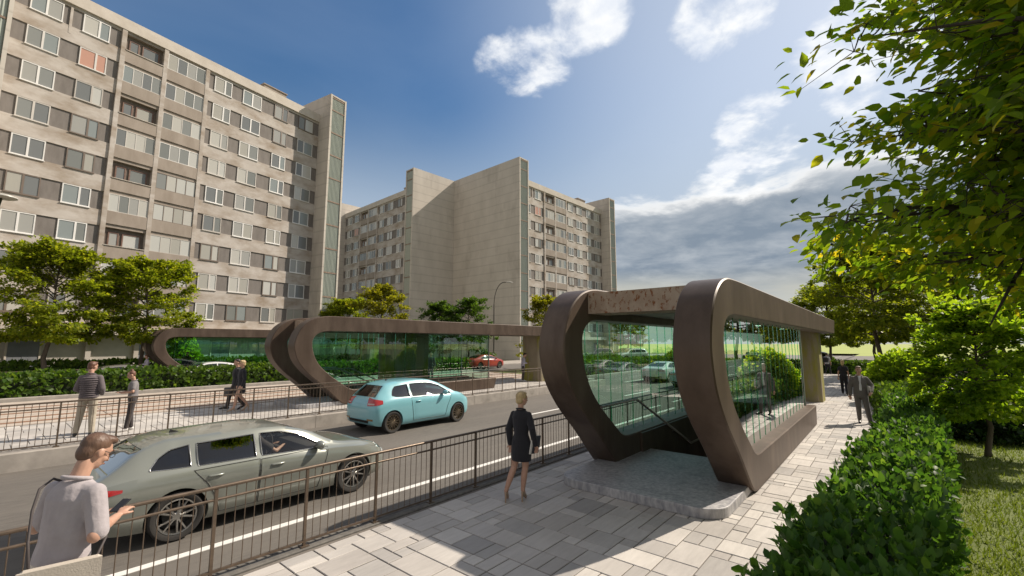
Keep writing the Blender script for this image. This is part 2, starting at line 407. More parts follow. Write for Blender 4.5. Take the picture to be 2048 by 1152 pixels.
# ------------------------------------------------------------------ railings
def railing(name, x0, n, bay, y, z, h, label, nb, r=.0052, mid=True, detail=8):
    root = empty(name, (x0, y, z)); tag(root, label, 'railing')
    L = n * bay
    b = MB(); b.tube([(0, 0, h), (L, 0, h)], .021, detail); b.build('handrail', M['rail_metal'], root, smooth=True, auto=50)
    if mid:
        b = MB(); b.tube([(0, 0, h - .13), (L, 0, h - .13)], .015, detail); b.build('middle_rail', M['rail_metal'], root, smooth=True, auto=50)
    b = MB(); b.box(0, L, -.015, .015, .05, .075); b.build('bottom_rail', M['rail_metal'], root)
    post = panel = None
    for k in range(n + 1):
        if post is None:
            b = MB(); b.box(-.016, .016, -.016, .016, -.02, h - .02); b.box(-.05, .05, -.05, .05, -.02, .012)
            post = b.build('post', M['rail_metal'], root); o = post
        else: o = post.copy(); link(o, root)
        o.location = (k * bay, 0, 0)
        if k == n: break
        if panel is None:
            b = MB()
            for i in range(1, nb):
                xx = i * bay / nb; b.tube([(xx, 0, .06), (xx, 0, h - .015)], r, 6 if detail > 6 else 4, caps=False)
            panel = b.build('bar_panel', M['rail_metal'], root, smooth=True); o = panel
        else: o = panel.copy(); link(o, root)
        o.location = (k * bay, 0, 0)
    return root
railing('railing', -3.22, 46, 1.013, 5.80, 0.015, .94, 'dark metal railing along the near pavement, beside the sage estate car', 10)
railing('railing', -7.9, 34, 1.03, 14.75, .19, 1.0, 'thin metal railing on the low wall between the road and tram platform', 9, r=.006, detail=6)
railing('railing', -16, 27, 1.9, 35.55, .12, .92, 'distant thin metal railing on the far side of the side road', 12, r=.008, mid=False, detail=4)

# ------------------------------------------------------------------ station entrances
OUT = [(26.5, 3.62), (17, 3.62), (9.0, 3.62), (8.2, 3.615), (7.73, 3.59), (7.35, 3.48), (7.03, 3.26), (6.84, 3.0), (6.72, 2.7), (6.68, 2.38), (6.82, 1.88), (7.2, 1.38), (7.85, .80), (8.43, .24), (8.62, .08), (8.85, .005), (9.1, 0), (17.2, 0)]
INN = [(25.9, 3.0), (17, 3.0), (9.0, 3.0), (8.2, 3.0), (7.9, 2.99), (7.66, 2.95), (7.47, 2.85), (7.37, 2.72), (7.33, 2.58), (7.34, 2.35), (7.46, 1.95), (7.68, 1.6), (8.1, 1.21), (8.6, .84), (8.8, .69), (9.0, .61), (9.25, .58), (17.35, .58)]
def cr(pts, a, bnd, k):
    """Catmull-Rom through the curved stretch a..b, straight elsewhere"""
    res = list(pts[:a])
    for i in range(a, bnd):
        p0, p1, p2, p3 = pts[max(i - 1, 0)], pts[i], pts[i + 1], pts[min(i + 2, len(pts) - 1)]
        l12 = math.dist(p1, p2)
        def near(q, r): d = max(math.dist(q, r), 1e-6); s = min(1, l12 / d); return (r[0] + (q[0] - r[0]) * s, r[1] + (q[1] - r[1]) * s)
        p0, p3 = near(p0, p1), near(p3, p2)
        for t in np.arange(0, 1, 1 / k):
            f = lambda q0, q1, q2, q3: .5 * (2 * q1 + (q2 - q0) * t + (2 * q0 - 5 * q1 + 4 * q2 - q3) * t * t + (3 * q1 - q0 - 3 * q2 + q3) * t ** 3)
            res.append((f(p0[0], p1[0], p2[0], p3[0]), f(p0[1], p1[1], p2[1], p3[1])))
    return res + list(pts[bnd:])
OUTC, INNC = cr(OUT, 2, 16, 4), cr(INN, 2, 16, 4)
def inner_lo(x):   # lower edge of the opening
    c = sorted([p for p in INNC if p[1] < 2.45], key=lambda q: q[0]); return interp(x, [p[0] for p in c], [p[1] for p in c])
def inner_hi(x):
    c = sorted([p for p in INNC if p[1] >= 2.45], key=lambda q: q[0]); return interp(x, [p[0] for p in c], [p[1] for p in c])
def entrance(name, loc, W, zs, shaft, label):
    root = empty(name, loc); tag(root, label, 'station entrance', 'brown canopied station entrances')
    T = .56
    for y0 in (0, W - T):
        b = MB(); k = len(OUTC); v = []
        for (ox, oz), (ix, iz) in zip(OUTC, INNC):
            dx, dz = ix - ox, (iz - oz) * zs; dl = math.hypot(dx, dz); dx, dz = dx / dl * .022, dz / dl * .022; c = .022; oz *= zs; iz *= zs; y1 = y0 + T
            v += [(ox + dx, y0, oz + dz), (ox, y0 + c, oz), (ox, y1 - c, oz), (ox + dx, y1, oz + dz), (ix - dx, y1, iz - dz), (ix, y1 - c, iz), (ix, y0 + c, iz), (ix - dx, y0, iz - dz)]
        f = []
        for i in range(k - 1):
            for j in range(8): f.append((8 * i + j, 8 * i + (j + 1) % 8, 8 * i + 8 + (j + 1) % 8, 8 * i + 8 + j))
        f += [tuple(range(8)), tuple(range(8 * k - 8, 8 * k))]
        b.add(v, f)
        o = b.build('side_frame', M['bronze'], root, smooth=True, auto=25)
        # glazing in the middle of the frame
        ym = y0 + (.26 if y0 == 0 else T - .26)
        xs = [7.39, 7.9] + list(np.arange(8.42, 17.0, .535)) + [17.0]
        for xa, xb in zip(xs[:-1], xs[1:]):
            g = MB(); e = .0019
            poly = [(xa + e, (inner_lo(xa) - .06) * zs), (xb - e, (inner_lo(xb) - .06) * zs), (xb - e, (inner_hi(xb) + .05) * zs), (xa + e, (inner_hi(xa) + .05) * zs)]
            g.add([(x, ym, z) for x, z in poly], [(0, 1, 2, 3)], 0)
            for (xx, i0, i1) in ((xa + e, 0, 3), (xb - e, 1, 2)):
                z0, z1 = poly[i0][1], poly[i1][1]
                g.box(xx - .0018, xx + .0018, ym - .009, ym + .009, z0, z1, 1)
            g.build('glass_panel', [M['glass'], M['glass_edge']], root, fix=False)
        b = MB(); b.box(17.0, 17.04, ym - .03, ym + .03, .56 * zs, 3.0 * zs); b.build('glazing_bar', M['steel'], root)
    # roof, beam, lamps
    b = MB(); b.box(8.27, 25.7, T + .002, W - T - .002, 3.16 * zs, 3.34 * zs); b.build('roof', M['bronze'], root)
    b = MB(); b.box(7.55, 7.9, T + .002, W - T - .002, 3.1 * zs, 3.5 * zs); b.box(7.9, 8.26, T + .002, W - T - .002, 3.1 * zs, 3.14 * zs); b.box(7.9, 8.26, T + .002, W - T - .002, 3.46 * zs, 3.499 * zs)
    b.build('cross_beam', M['rust'], root)
    for xx in (12.5, 17.5, 22):
        b = MB(); b.lathe([(.0, 0), (.09, 0), (.09, .03), (0, .03)], 'z', 16, (xx, W / 2, 3.16 * zs - .03)); b.build('downlight', M['lamp'], root, smooth=True, auto=40)
    # entry slab with rounded corners
    x0, x1, y0, y1, r = 6.98, 9.72, .07, W - .13, .42
    poly = [(x1, y0), (x1, y1)]
    for cx, cy, a0 in ((x0 + r, y1 - r, 90), (x0 + r, y0 + r, 180)):
        for a in np.linspace(a0, a0 + 90, 9): poly.append((cx + r * math.cos(rad(a)), cy + r * math.sin(rad(a))))
    b = MB(); b.prism(poly, -.002, .15)
    o = b.build('entry_slab', M['slab'], root)
    mo = o.modifiers.new('bevel', 'BEVEL'); mo.width = .015; mo.segments = 2; mo.limit_method = 'ANGLE'; mo.angle_limit = rad(60)
    # stairs going down
    b = MB()
    for i in range(14):
        b.box(9.72 + i * .4, 9.72 + (i + 1) * .4 + .02, T + .05, W - T - .05, -2.6, .145 - i * .17)
    b.box(15.3, 17.2, T + .05, W - T - .05, -2.6, -2.3)
    b.build('stair', M['slab'], root)
    b = MB(); b.box(9.7, 17.0, T + .003, T + .05, -2.6, .55 * zs); b.box(9.7, 17.0, W - T - .05, W - T - .003, -2.6, .55 * zs)
    b.box(16.85, 17.0, T + .05, W - T - .05, -2.6, .55 * zs)
    b.build('stair_wall', M['bronze'], root)
    for yy in (T + .13, W - T - .13):
        b = MB(); b.tube([(7.75, yy, 1.33), (9.3, yy, 1.33), (12.6, yy, -.12), (13.8, yy, -.12)], .026, 10)
        for xx, zz in ((8.3, 1.33), (9.9, 1.07), (11.5, .36)): b.tube([(xx, yy, zz), (xx, yy + (.1 if yy > W / 2 else -.1), zz - .03)], .012, 6)
        b.build('stair_handrail', M['steel'], root, smooth=True, auto=50)
    # lift shaft / columns
    for i, (sx0, sx1, sy0, sy1) in enumerate(shaft):
        c = .16
        poly = [(sx0 + c, sy0), (sx1 - c, sy0), (sx1, sy0 + c), (sx1, sy1 - c), (sx1 - c, sy1), (sx0 + c, sy1), (sx0, sy1 - c), (sx0, sy0 + c)]
        b = MB(); b.prism(poly, -.02, 3.17 * zs); b.build('lift_shaft', M['moss_concrete'], root)
        if W < 3: continue
        b = MB(); b.box(sx0 - .05, sx0 - .002, sy1 - .85, sy1 - .30, .02, 2.1); b.build('lift_door', M['black'], root)
        b = MB(); b.box(sx0 - .06, sx0 - .002, sy1 - .9, sy1 - .85, .02, 2.15); b.box(sx0 - .06, sx0 - .002, sy1 - .30, sy1 - .25, .02, 2.15); b.box(sx0 - .06, sx0 - .002, sy1 - .85, sy1 - .30, 2.1, 2.15); b.build('door_frame', M['steel'], root)
    return root
m, nt, out = newmat('lamp_lit'); em = N(nt, 'ShaderNodeEmission', Strength=2.5); em.inputs[0].default_value = (1, .93, .8, 1); nt.links.new(em.outputs[0], out.inputs[0]); M['lamp'] = m
entrance('station_entrance', (0, 1.92, 0), 3.05, 1.0, [(23.6, 24.95, .45, 2.6)], 'large brown framed glass station entrance on the near pavement')
entrance('station_entrance', (.53, 16.1, .2), 2.6, .93, [(11.2, 13.6, .9, 1.8), (21.9, 23.2, .5, 1.95)], 'brown framed glass station entrance on the tram platform, behind the teal hatchback')
entrance('station_entrance', (.6, 36.3, .06), 2.7, .97, [(22.6, 24.2, .45, 2.0)], 'farthest brown station entrance, beyond the side road and garage wall trees')

# ------------------------------------------------------------------ apartment blocks
BL, FW, FP, DEP = 25.1, 2.2, 2.0, 16.0       # length between fins, fin width, fin protrusion, gable depth
FLOORS = 9; Z0, FH = 4.75, 2.79; ROOF = 29.45; FINT = 32.0
P1, P2, P3 = 6.5, 9.5, 12.9                  # pilasters
WX = [(1.05, 2.8, 1), (3.95, 5.6, 0), (13.6, 15.2, 0), (16.3, 18.2, 1), (19.65, 21.2, 0), (22.5, 24.4, 2)]
def apartment_block(loc, rz, label):
    root = empty('apartment_block', loc, rz); tag(root, label, 'building', 'grey concrete apartment blocks')
    rng = random.Random(11)
    b = MB()
    b.box(0, BL, .35, DEP - FP, 0, ROOF - .25)                      # core
    for i in range(FLOORS + 1):                                      # spandrels
        z0 = Z0 + FH * i - (FH - 1.52) + .0; z1 = Z0 + FH * i
        if i == 0: z0 = 3.75
        if i == FLOORS: z1 = ROOF - .62
        for xa, xb in ((0, P1 - .15), (P3 + .15, BL)):
            b.box(xa, xb, 0, .349, z0, z1)
    for p in (P1, P2, P3): b.box(p - .16, p + .16, -.12, .9, 0.1, ROOF - .62)
    b.box(1.02 + 2.15, 1.02 + 2.3, -.02, .1, ROOF - 3.0, ROOF - .62)
    b.build('facade_wall', M['concrete'], root)
    b = MB(); b.box(-.0, BL, -.16, .5, ROOF - .618, ROOF + .35); b.box(0, BL, .5, DEP - FP, ROOF - .24, ROOF)
    b.build('parapet', M['concrete_light'], root)
    b = MB(); b.box(0, BL, -.9, .34, 3.2, 3.748); b.build('canopy', M['concrete_light'], root)
    b = MB(); b.box(.0, BL, .15, .348, 0.02, 3.198)
    b.build('plinth', M['plinth'], root)
    for xa, xb in ((2.3, 3.87), (9.6, 11.2), (15.3, 16.9), (21.3, 22.9)):
        d = MB(); d.box(xa, xb, .10, .148, 0.05, 2.7); d.box(xa + .75, xa + .8, .085, .1, .05, 2.68); d.box(xa, xb, .085, .1, 1.05, 1.1)
        d.build('garage_door', M['door_grey'], root)
        d = MB(); d.box(xa - .1, xa - .002, .06, .148, .05, 2.8); d.box(xb + .002, xb + .1, .06, .148, .05, 2.8); d.box(xa - .1, xb + .1, .06, .148, 2.702, 2.8); d.build('door_surround', M['concrete_light'], root)
    b = MB()
    for i in range(FLOORS):
        z0 = Z0 + FH * i; z1 = z0 + 1.52
        for xa, xb in ((.0, P1 - .16), (P3 + .16, BL)):
            b = MB(); b.box(xa + .002, xb - .002, .08, .348, z0 + .002, z1 - .002); b.build('cladding', M['infill'], root)
    # windows: one mesh each, pane below
    protos = {}
    def window(xa, xb, z, kind, red=False):
        w = xb - xa; h = 1.5; key = (round(w, 2), kind)
        if key not in protos:
            f = MB(); t = .07
            f.box(0, w, 0, .07, 0, t); f.box(0, w, 0, .07, h - t, h); f.box(0, t, 0, .07, t, h - t); f.box(w - t, w, 0, .07, t, h - t)
            mx = {0: .6, 1: .5, 2: .42}[kind] * w
            f.box(mx - .06, mx + .06, -.005, .07, t, h - t); f.box(-.04, w + .04, -.09, -.001, -.06, -.002)
            o = f.build('window', M['winframe'], root)
            p1 = MB(); p1.box(t, mx - .06, .03, .05, t, h - t); p2 = MB(); p2.box(mx + .06, w - t, .03, .05, t, h - t)
            q1 = p1.build('pane', M['pane'], o); q2 = p2.build('pane', M['pane'], o)
            o.location = (xa, .005, z); protos[key] = o; return o
        o = copy_tree(protos[key], root); o.location = (xa, .005, z); return o
    for i in range(FLOORS):
        for j, (xa, xb, k) in enumerate(WX):
            o = window(xa, xb, Z0 + FH * i, k)
            if i == 7 and j == 1:
                for c in o.children:
                    c.data = c.data.copy(); c.data.materials[0] = M['pane_salmon']
    # loggias
    for i in range(FLOORS):
        for j, (xa, xb) in enumerate(((P1 + .162, P2 - .162), (P2 + .162, P3 - .162))):
            z = Z0 + FH * i
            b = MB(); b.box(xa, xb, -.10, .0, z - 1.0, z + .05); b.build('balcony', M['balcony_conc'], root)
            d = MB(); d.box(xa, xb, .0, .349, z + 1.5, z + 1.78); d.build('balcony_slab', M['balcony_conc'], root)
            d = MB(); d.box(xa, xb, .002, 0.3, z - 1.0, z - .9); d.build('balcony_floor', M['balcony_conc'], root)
            glazed = (i * 7 + j * 4 + (i // 2)) % 3 != 0
            w = xb - xa
            if glazed:
                t = .05; f = MB()
                f.box(xa, xb, -.06, -.01, z + .052, z + .1); f.box(xa, xb, -.06, -.01, z + 1.44, z + 1.498)
                for q in range(5): f.box(xa + (w - t) * q / 4, xa + (w - t) * q / 4 + t, -.06, -.01, z + .1, z + 1.44)
                fo = f.build('loggia_glazing', M['winframe'], root)
                for q in range(4):
                    p = MB(); p.box(xa + (w - t) * q / 4 + t, xa + (w - t) * (q + 1) / 4, -.04, -.025, z + .1, z + 1.44); p.build('pane', M['pane'], fo)
            else:
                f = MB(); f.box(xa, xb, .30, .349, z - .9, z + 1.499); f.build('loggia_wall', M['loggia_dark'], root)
                f = MB(); f.box(xa - .02, xb + .02, -.16, -.1005, z - .0, z + .06); f.build('balcony_rail', M['sill'], root)
                for (u0, u1) in ((.3, 1.0), (1.2, 2.45)):
                    f = MB(); x0, x1 = xa + u0, min(xa + u1, xb - .1); t = .09
                    f.box(x0, x1, .22, .299, z - .2, z - .1); f.box(x0, x1, .22, .299, z + 1.1, z + 1.2); f.box(x0, x0 + t, .22, .299, z - .1, z + 1.1); f.box(x1 - t, x1, .22, .299, z - .1, z + 1.1)
                    fo = f.build('window', M['woodframe'], root)
                    p = MB(); p.box(x0 + t, x1 - t, .25, .27, z - .1, z + 1.1); p.build('pane', M['pane'], fo)
    # fins with gable walls and profiled glass strips
    for x0 in (-FW, BL):
        b = MB(); t = .22
        b.box(x0, x0 + t, -FP, DEP - FP, 0, FINT); b.box(x0 + FW - t, x0 + FW - .002, -FP, DEP - FP, 0, FINT)
        b.box(x0 + t, x0 + FW - t, -FP + .4, DEP - FP - .3, 0, FINT - .3)
        b.box(x0 + t, x0 + FW - t, -FP + .02, -FP + .4, FINT - .2, FINT - .02); b.box(x0 + t, x0 + FW - t, DEP - FP - .3, DEP - FP - .02, 0, FINT - .02)
        for k in range(1, 12):          # pour lines
            pass
        b.build('gable_wall', M['gable'], root)
        zs = [0.1] + [2.3 + FH * k for k in range(0, 11)] + [FINT - .25]
        for za, zb in zip(zs[:-1], zs[1:]):
            if zb - za < .3: continue
            g = MB(); n = 10; wd = FW - 2 * t
            for q in range(n):
                xa = x0 + t + wd * q / n; xb = x0 + t + wd * (q + 1) / n
                g.add([(xa, -FP + .12, za), ((xa + xb) / 2, -FP + .07, za), (xb, -FP + .12, za), (xa, -FP + .12, zb - .16), ((xa + xb) / 2, -FP + .07, zb - .16), (xb, -FP + .12, zb - .16)], [(0, 1, 4, 3), (1, 2, 5, 4)])
            g.build('stair_glazing', M['glassbrick'], root, fix=False)
            l = MB(); l.box(x0 + t + .002, x0 + FW - t - .002, -FP + .05, -FP + .25, zb - .16, zb - .02); l.build('lintel', M['strip_dirty'], root)
    b = MB(); b.box(19.2, 21.8, 1.6, 5.2, ROOF + .0, ROOF + 1.75); b.box(19.1, 21.9, 1.5, 5.3, ROOF + 1.75, ROOF + 1.85); b.build('lift_housing', M['balcony_conc'], root)
    return root
def off(o, h, d): return (o[0] + d * math.cos(rad(h)), o[1] + d * math.sin(rad(h)))
def place(corner, lx, ly, h):   # origin so that local (lx,ly) lands on corner
    c, s = math.cos(rad(h)), math.sin(rad(h))
    return (corner[0] - (lx * c - ly * s), corner[1] - (lx * s + ly * c), 0)
B1 = apartment_block((*off((12.9, 48.5), 9.2, 11.1 - BL), 0), rad(9.2), 'nearest concrete apartment block on the left, with grey infill panels between the windows')
def other(corner, lx, ly, h, label):
    o = copy_tree(B1); o.location = place(corner, lx, ly, h); o.rotation_euler = (0, 0, rad(h)); o['label'] = label; return o
other((52.47, 42.48), -FW, -FP, -2.7, 'distant apartment block showing a blank grey gable beside its sunlit window front')
other((44.4, 58.9), BL + FW, -FP, -92.7, 'distant apartment block with its window front in shade and dark glass stair strip')

# ------------------------------------------------------------------ street lamps
def lamp(name, loc, H, arm, hd, label):
    root = empty(name, loc, hd); tag(root, label, 'street lamp')
    pts = [(0, 0, 0), (0, 0, H * .72)]
    for a in np.linspace(0, 90, 9): pts.append((arm * .8 * (1 - math.cos(rad(a))), 0, H * .72 + H * .26 * math.sin(rad(a))))
    pts.append((arm, 0, H * .98))
    b = MB(); b.tube(pts, [.09] + [.065] + [.05] * 10, 10); b.build('post', M['lamp_post'], root, smooth=True, auto=50)
    b = MB(); b.tube([(0, 0, 0), (0, 0, .9)], .12, 12); b.build('base', M['lamp_post'], root, smooth=True, auto=50)
    b = MB(); b.ell((arm + .3, 0, H * .98), .42, .16, .09); b.build('lamp_head', M['lamp_head'], root, smooth=True)
    return root
M['lamp_post'] = mat('lamp_post', (.13, .12, .10), rough=.5, metal=.4)
M['lamp_head'] = mat('lamp_head', (.45, .44, .4), rough=.4)
M['lamp_green'] = mat('lamp_post_green', (.055, .06, .035), rough=.45, metal=.3)
lamp('street_lamp', (37.0, 33.7, 0.), 9.6, 1.4, rad(-50), 'tall street lamp with curved arm in front of the blank gable wall')
root = empty('street_lamp', (-.55, 28.2, .0)); tag(root, 'slim dark green street lamp with a round disc head at the left edge', 'street lamp')
b = MB(); b.tube([(0, 0, 0), (.1, 0, 4), (.45, 0, 7.6), (.6, 0, 8.62)], [.11, .09, .065, .05], 10); b.build('post', M['lamp_green'], root, smooth=True)
b = MB(); b.lathe([(0, .06), (.3, .05), (.46, -.02), (.47, -.06), (.40, -.09), (0, -.1)], 'z', 24, (.62, 0, 8.72)); b.build('lamp_head', M['lamp_head'], root, smooth=True, auto=40)

# ------------------------------------------------------------------ foliage
LEAF8 = (np.array([(0, 0, 0), (.25, .27, .07), (.62, .25, .05), (.25, -.27, .07), (.62, -.25, .05), (1, 0, -.12), (.25, 0, 0), (.62, 0, -.02)], float),
         np.array([(0, 6, 1), (0, 3, 6), (6, 7, 2), (6, 2, 1), (6, 3, 4), (6, 4, 7), (7, 5, 2), (7, 4, 5)]))
LEAF4 = (np.array([(0, 0, 0), (.5, .36, .05), (1, 0, -.06), (.5, -.36, .05)], float), np.array([(0, 2, 1), (0, 3, 2)]))
def unit(a): return a / np.maximum(np.linalg.norm(a, axis=1, keepdims=True), 1e-9)
def leaves(name, P, D, Nn, size, tpl, m, parent=None):
    T, F = tpl; D = unit(D); Sd = unit(np.cross(Nn, D)); Nz = np.cross(D, Sd)
    size = np.broadcast_to(size, (len(P),)).reshape(-1, 1, 1)
    V = P[:, None, :] + size * (T[None, :, 0:1] * D[:, None, :] + T[None, :, 1:2] * Sd[:, None, :] + T[None, :, 2:3] * Nz[:, None, :])
    k = len(T); Fa = (F[None] + (np.arange(len(P)) * k)[:, None, None]).reshape(-1, 3)
    return mobj(name, np_mesh(name, V.reshape(-1, 3), Fa), m, parent)

def make_tree(name, label, H, trunk_h, R, nlimb, nclump, nleaf, lsize, m, seed, tpl=LEAF4, shape='round', bark='bark', group=None, flat=.45, tr=.13, clump=.2, sub=3, droop=.15, low_up=-5, twigs=0):
    """trunk with limbs, sub-limbs and leaf sprays; base at origin"""
    rng = np.random.default_rng(seed)
    root = empty(name); tag(root, label, 'tree', group)
    b = MB(); ch = H - trunk_h
    wob = rng.normal(0, .03 * R, (6, 2)); wob[0] = 0
    tp = [(wob[i][0], wob[i][1], H * .93 * i / 5) for i in range(6)]
    b.tube([(0, 0, -.05), (0, 0, .12)] + tp[1:], [tr * 1.5, tr] + [tr * (1 - .17 * i) for i in range(1, 6)], 10)
    def trunk_at(z): return np.array([np.interp(z, [t[2] for t in tp], [t[0] for t in tp]), np.interp(z, [t[2] for t in tp], [t[1] for t in tp]), z])
    def prof(t):   # t 0..1 height in crown -> radius
        if shape == 'round': return R * math.sqrt(max(0.02, 1 - (2 * (t - .42)) ** 2 * .72)) * (1 if t > .1 else .85)
        if shape == 'cone': return R * (1 - .62 * t ** 1.25) * (1. if t > .06 else .85)
        if shape == 'dome': return R * math.sqrt(max(.04, 1 - t ** 2.2))
    lb = MB(); cl = []
    for i in range(nlimb):
        t = (i + .5) / nlimb; z0 = trunk_h + ch * (t * .86) ; r = prof(t) * rng.uniform(.82, 1.08)
        az = i * 2.39996 + rng.normal(0, .25); up = rad(low_up + 55 * t + rng.normal(0, 6))
        p0 = trunk_at(min(z0, H * .92)) ; d = np.array([math.cos(az) * math.cos(up), math.sin(az) * math.cos(up), math.sin(up)])
        L = r; p1 = p0 + d * L * .5 + np.array([0, 0, .04 * L]); p2 = p0 + d * L - np.array([0, 0, droop * L * (1 - t)])
        rr = tr * (.38 - .2 * t)
        lb.tube([p0, p1, p2], [rr, rr * .6, rr * .18], 5, caps=False)
        for s in range(sub):
            f = .35 + .6 * (s + rng.uniform(0, .8)) / sub
            q0 = p0 + (p1 - p0) * min(1, f * 2) if f < .5 else p1 + (p2 - p1) * (f - .5) * 2
            a2 = az + rng.choice([-1, 1]) * rng.uniform(.5, 1.1); u2 = up + rng.normal(0, .25)
            d2 = np.array([math.cos(a2) * math.cos(u2), math.sin(a2) * math.cos(u2), math.sin(u2)]); l2 = L * rng.uniform(.3, .55)
            q1 = q0 + d2 * l2; lb.tube([q0, (q0 + q1) / 2 + np.array([0, 0, .02 * L]), q1], [rr * .35, rr * .25, rr * .1], 4, caps=False)
            for g in (.55, 1.0): cl.append((q0 + (q1 - q0) * g, d2))
        cl.append((p2, d)); cl.append((p1 + (p2 - p1) * .5, d)); cl.append((p1, d))
    # a few top clumps
    for k in range(max(3, nlimb // 6)):
        cl.append((trunk_at(H * .9) + np.array([rng.normal(0, .12 * R), rng.normal(0, .12 * R), rng.uniform(0, H * .08)]), np.array([0, 0, 1.])))
    tr_o = b.build('trunk', M[bark], root, smooth=True)
    lb.build('limb', M[bark], tr_o, smooth=True, fix=False)
    idx = rng.integers(0, len(cl), nclump)
    C = np.array([cl[i][0] for i in idx]) + rng.normal(0, .07 * R, (nclump, 3)) * [1, 1, .5]
    Dn = np.array([cl[i][1] for i in idx]); per = nleaf // nclump
    cr_ = clump * R * rng.uniform(.6, 1.25, nclump)
    o = rng.normal(0, 1, (nclump, per, 3)); o = o / np.linalg.norm(o, axis=2, keepdims=True) * rng.uniform(.15, 1, (nclump, per, 1)) ** .6
    o[..., 2] *= flat
    P = (C[:, None] + o * cr_[:, None, None]).reshape(-1, 3)
    if twigs:
        tb = MB()
        for i in range(nclump):
            base = np.array(cl[idx[i]][0]); c0 = C[i]
            tb.tube([base, (base + c0) / 2 + rng.normal(0, .03, 3), c0], [.009, .007, .005], 4, caps=False)
            for q in range(twigs):
                e = C[i] + o[i, q * per // twigs] * cr_[i]; tb.tube([c0, e], [.0045, .002], 3, caps=False)
        tb.build('twig', M[bark], tr_o, fix=False)
    out = P - np.array([0, 0, trunk_h + ch * .4]); out = unit(out)
    D = np.repeat(Dn, per, 0) * .5 + out * .5 + rng.normal(0, .55, P.shape); D[:, 2] -= .25
    Nn = np.tile([0, 0, 1.], (len(P), 1)) + out * .35 + rng.normal(0, .38, P.shape)
    leaves('crown', P, D, Nn, lsize * rng.uniform(.65, 1.2, len(P)), tpl, m, root)
    return root
def put(o, loc, rz=0, sc=1., label=None, group=None):
    o.location = loc; o.rotation_euler = (0, 0, rz); o.scale = (sc,) * 3 if not isinstance(sc, tuple) else sc
    if label: o['label'] = label
    if group: o['group'] = group
    return o

mapleA = make_tree('maple_tree', 'broad yellow-green maple in front of the garage doors, leftmost of the pair', 8.9, 3.1, 3.2, 40, 520, 24000, .25, M['leaf_maple'], 21, tr=.16, clump=.17, flat=.5, sub=4)
put(mapleA, (2.9, 40.2, .1), .4, .93)
mapleB = put(copy_tree(mapleA), (7.45, 40.2, .1), 2.2, .9, 'yellow-green maple whose trunk meets the nose of the farthest entrance')
put(copy_tree(mapleA), (26.6, 46.5, .05), 1.1, .8, 'dark tree peeping between the nearest block and the yellow tree')
yel = make_tree('young_tree', 'bright yellow-green tree rising behind the platform entrance roof', 8.4, 2.2, 3.1, 26, 230, 9500, .27, M['leaf_yellow'], 5, shape='dome', clump=.17)
put(yel, (26.2, 39.4, .06))
grn = make_tree('plane_tree', 'soft green tree behind the entrance roof, left of a taller one', 6.9, 1.9, 2.9, 24, 210, 9000, .25, M['leaf_green'], 9, shape='dome', clump=.18)
put(grn, (32.6, 37.6, .06), .3, .98)
put(copy_tree(grn), (35.1, 35.9, .06), 2.0, 1.06, 'soft green tree behind the entrance roof, right one of two')
put(copy_tree(yel), (36.2, 25.9, -.03), 1.4, .86, 'yellow-green tree half hidden by the near entrance nose')
put(copy_tree(mapleA), (64.0, 30.5, -.03), .2, .82, 'slender maple seen through the teal glass beyond the blocks')
put(copy_tree(mapleA), (72.0, 22.0, -.03), 2.9, .95, 'dark maple seen through the teal glass beside the far road')
# park trees on the right
G2 = 'park trees along the pavement'
for i, (x, y, rz, sc, lab) in enumerate([
        (51.5, 4.2, .6, .86, 'light maple above the end of the near entrance roof'),
        (36.5, .6, 1.7, .98, 'tall maple behind the dome shaped shrub, nearest the pavement'),
        (40.5, -5.2, 2.6, 1.0, 'shaded maple behind the lawn tree'),
        (30.0, -7.5, 3.9, 1.0, 'maple on the lawn behind the clipped hornbeam'),
        (47.0, -1.5, .9, 1.0, 'maple at the back of the park row'),
        (60.0, 1.0, 5.0, 1.05, 'farthest maple of the park row'),
        (46.0, -12.0, 5.5, 1.1, 'maple deep in the park behind the row'),
        (26.5, -13.5, 2.2, 1.05, 'maple at the right border of the lawn')]):
    o = put(copy_tree(mapleA), (x, y, -.03), rz, sc, lab, G2)
hb = make_tree('hornbeam_tree', 'small clipped hornbeam with slim trunk standing on the lawn', 3.62, 1.0, 1.02, 52, 520, 21000, .12, M['leaf_lime'], 14, tpl=LEAF4, shape='round', tr=.06, clump=.17, flat=.5, low_up=-8, sub=4)
put(hb, (15.1, -1.55, -.03))
# near tree whose crown overhangs the upper right
nt_ = make_tree('lime_tree', 'big leafy tree overhanging the upper right, with dark branches and yellowing leaves', 10.3, 3.15, 2.85, 130, 3600, 104400, .128, M['leaf_near'], 35, tpl=LEAF8, shape='cone', bark='bark_dark', tr=.2, clump=.18, flat=.55, sub=4, droop=.03, low_up=0, twigs=4)
put(nt_, (6.45, -3.0, -.03), .4)

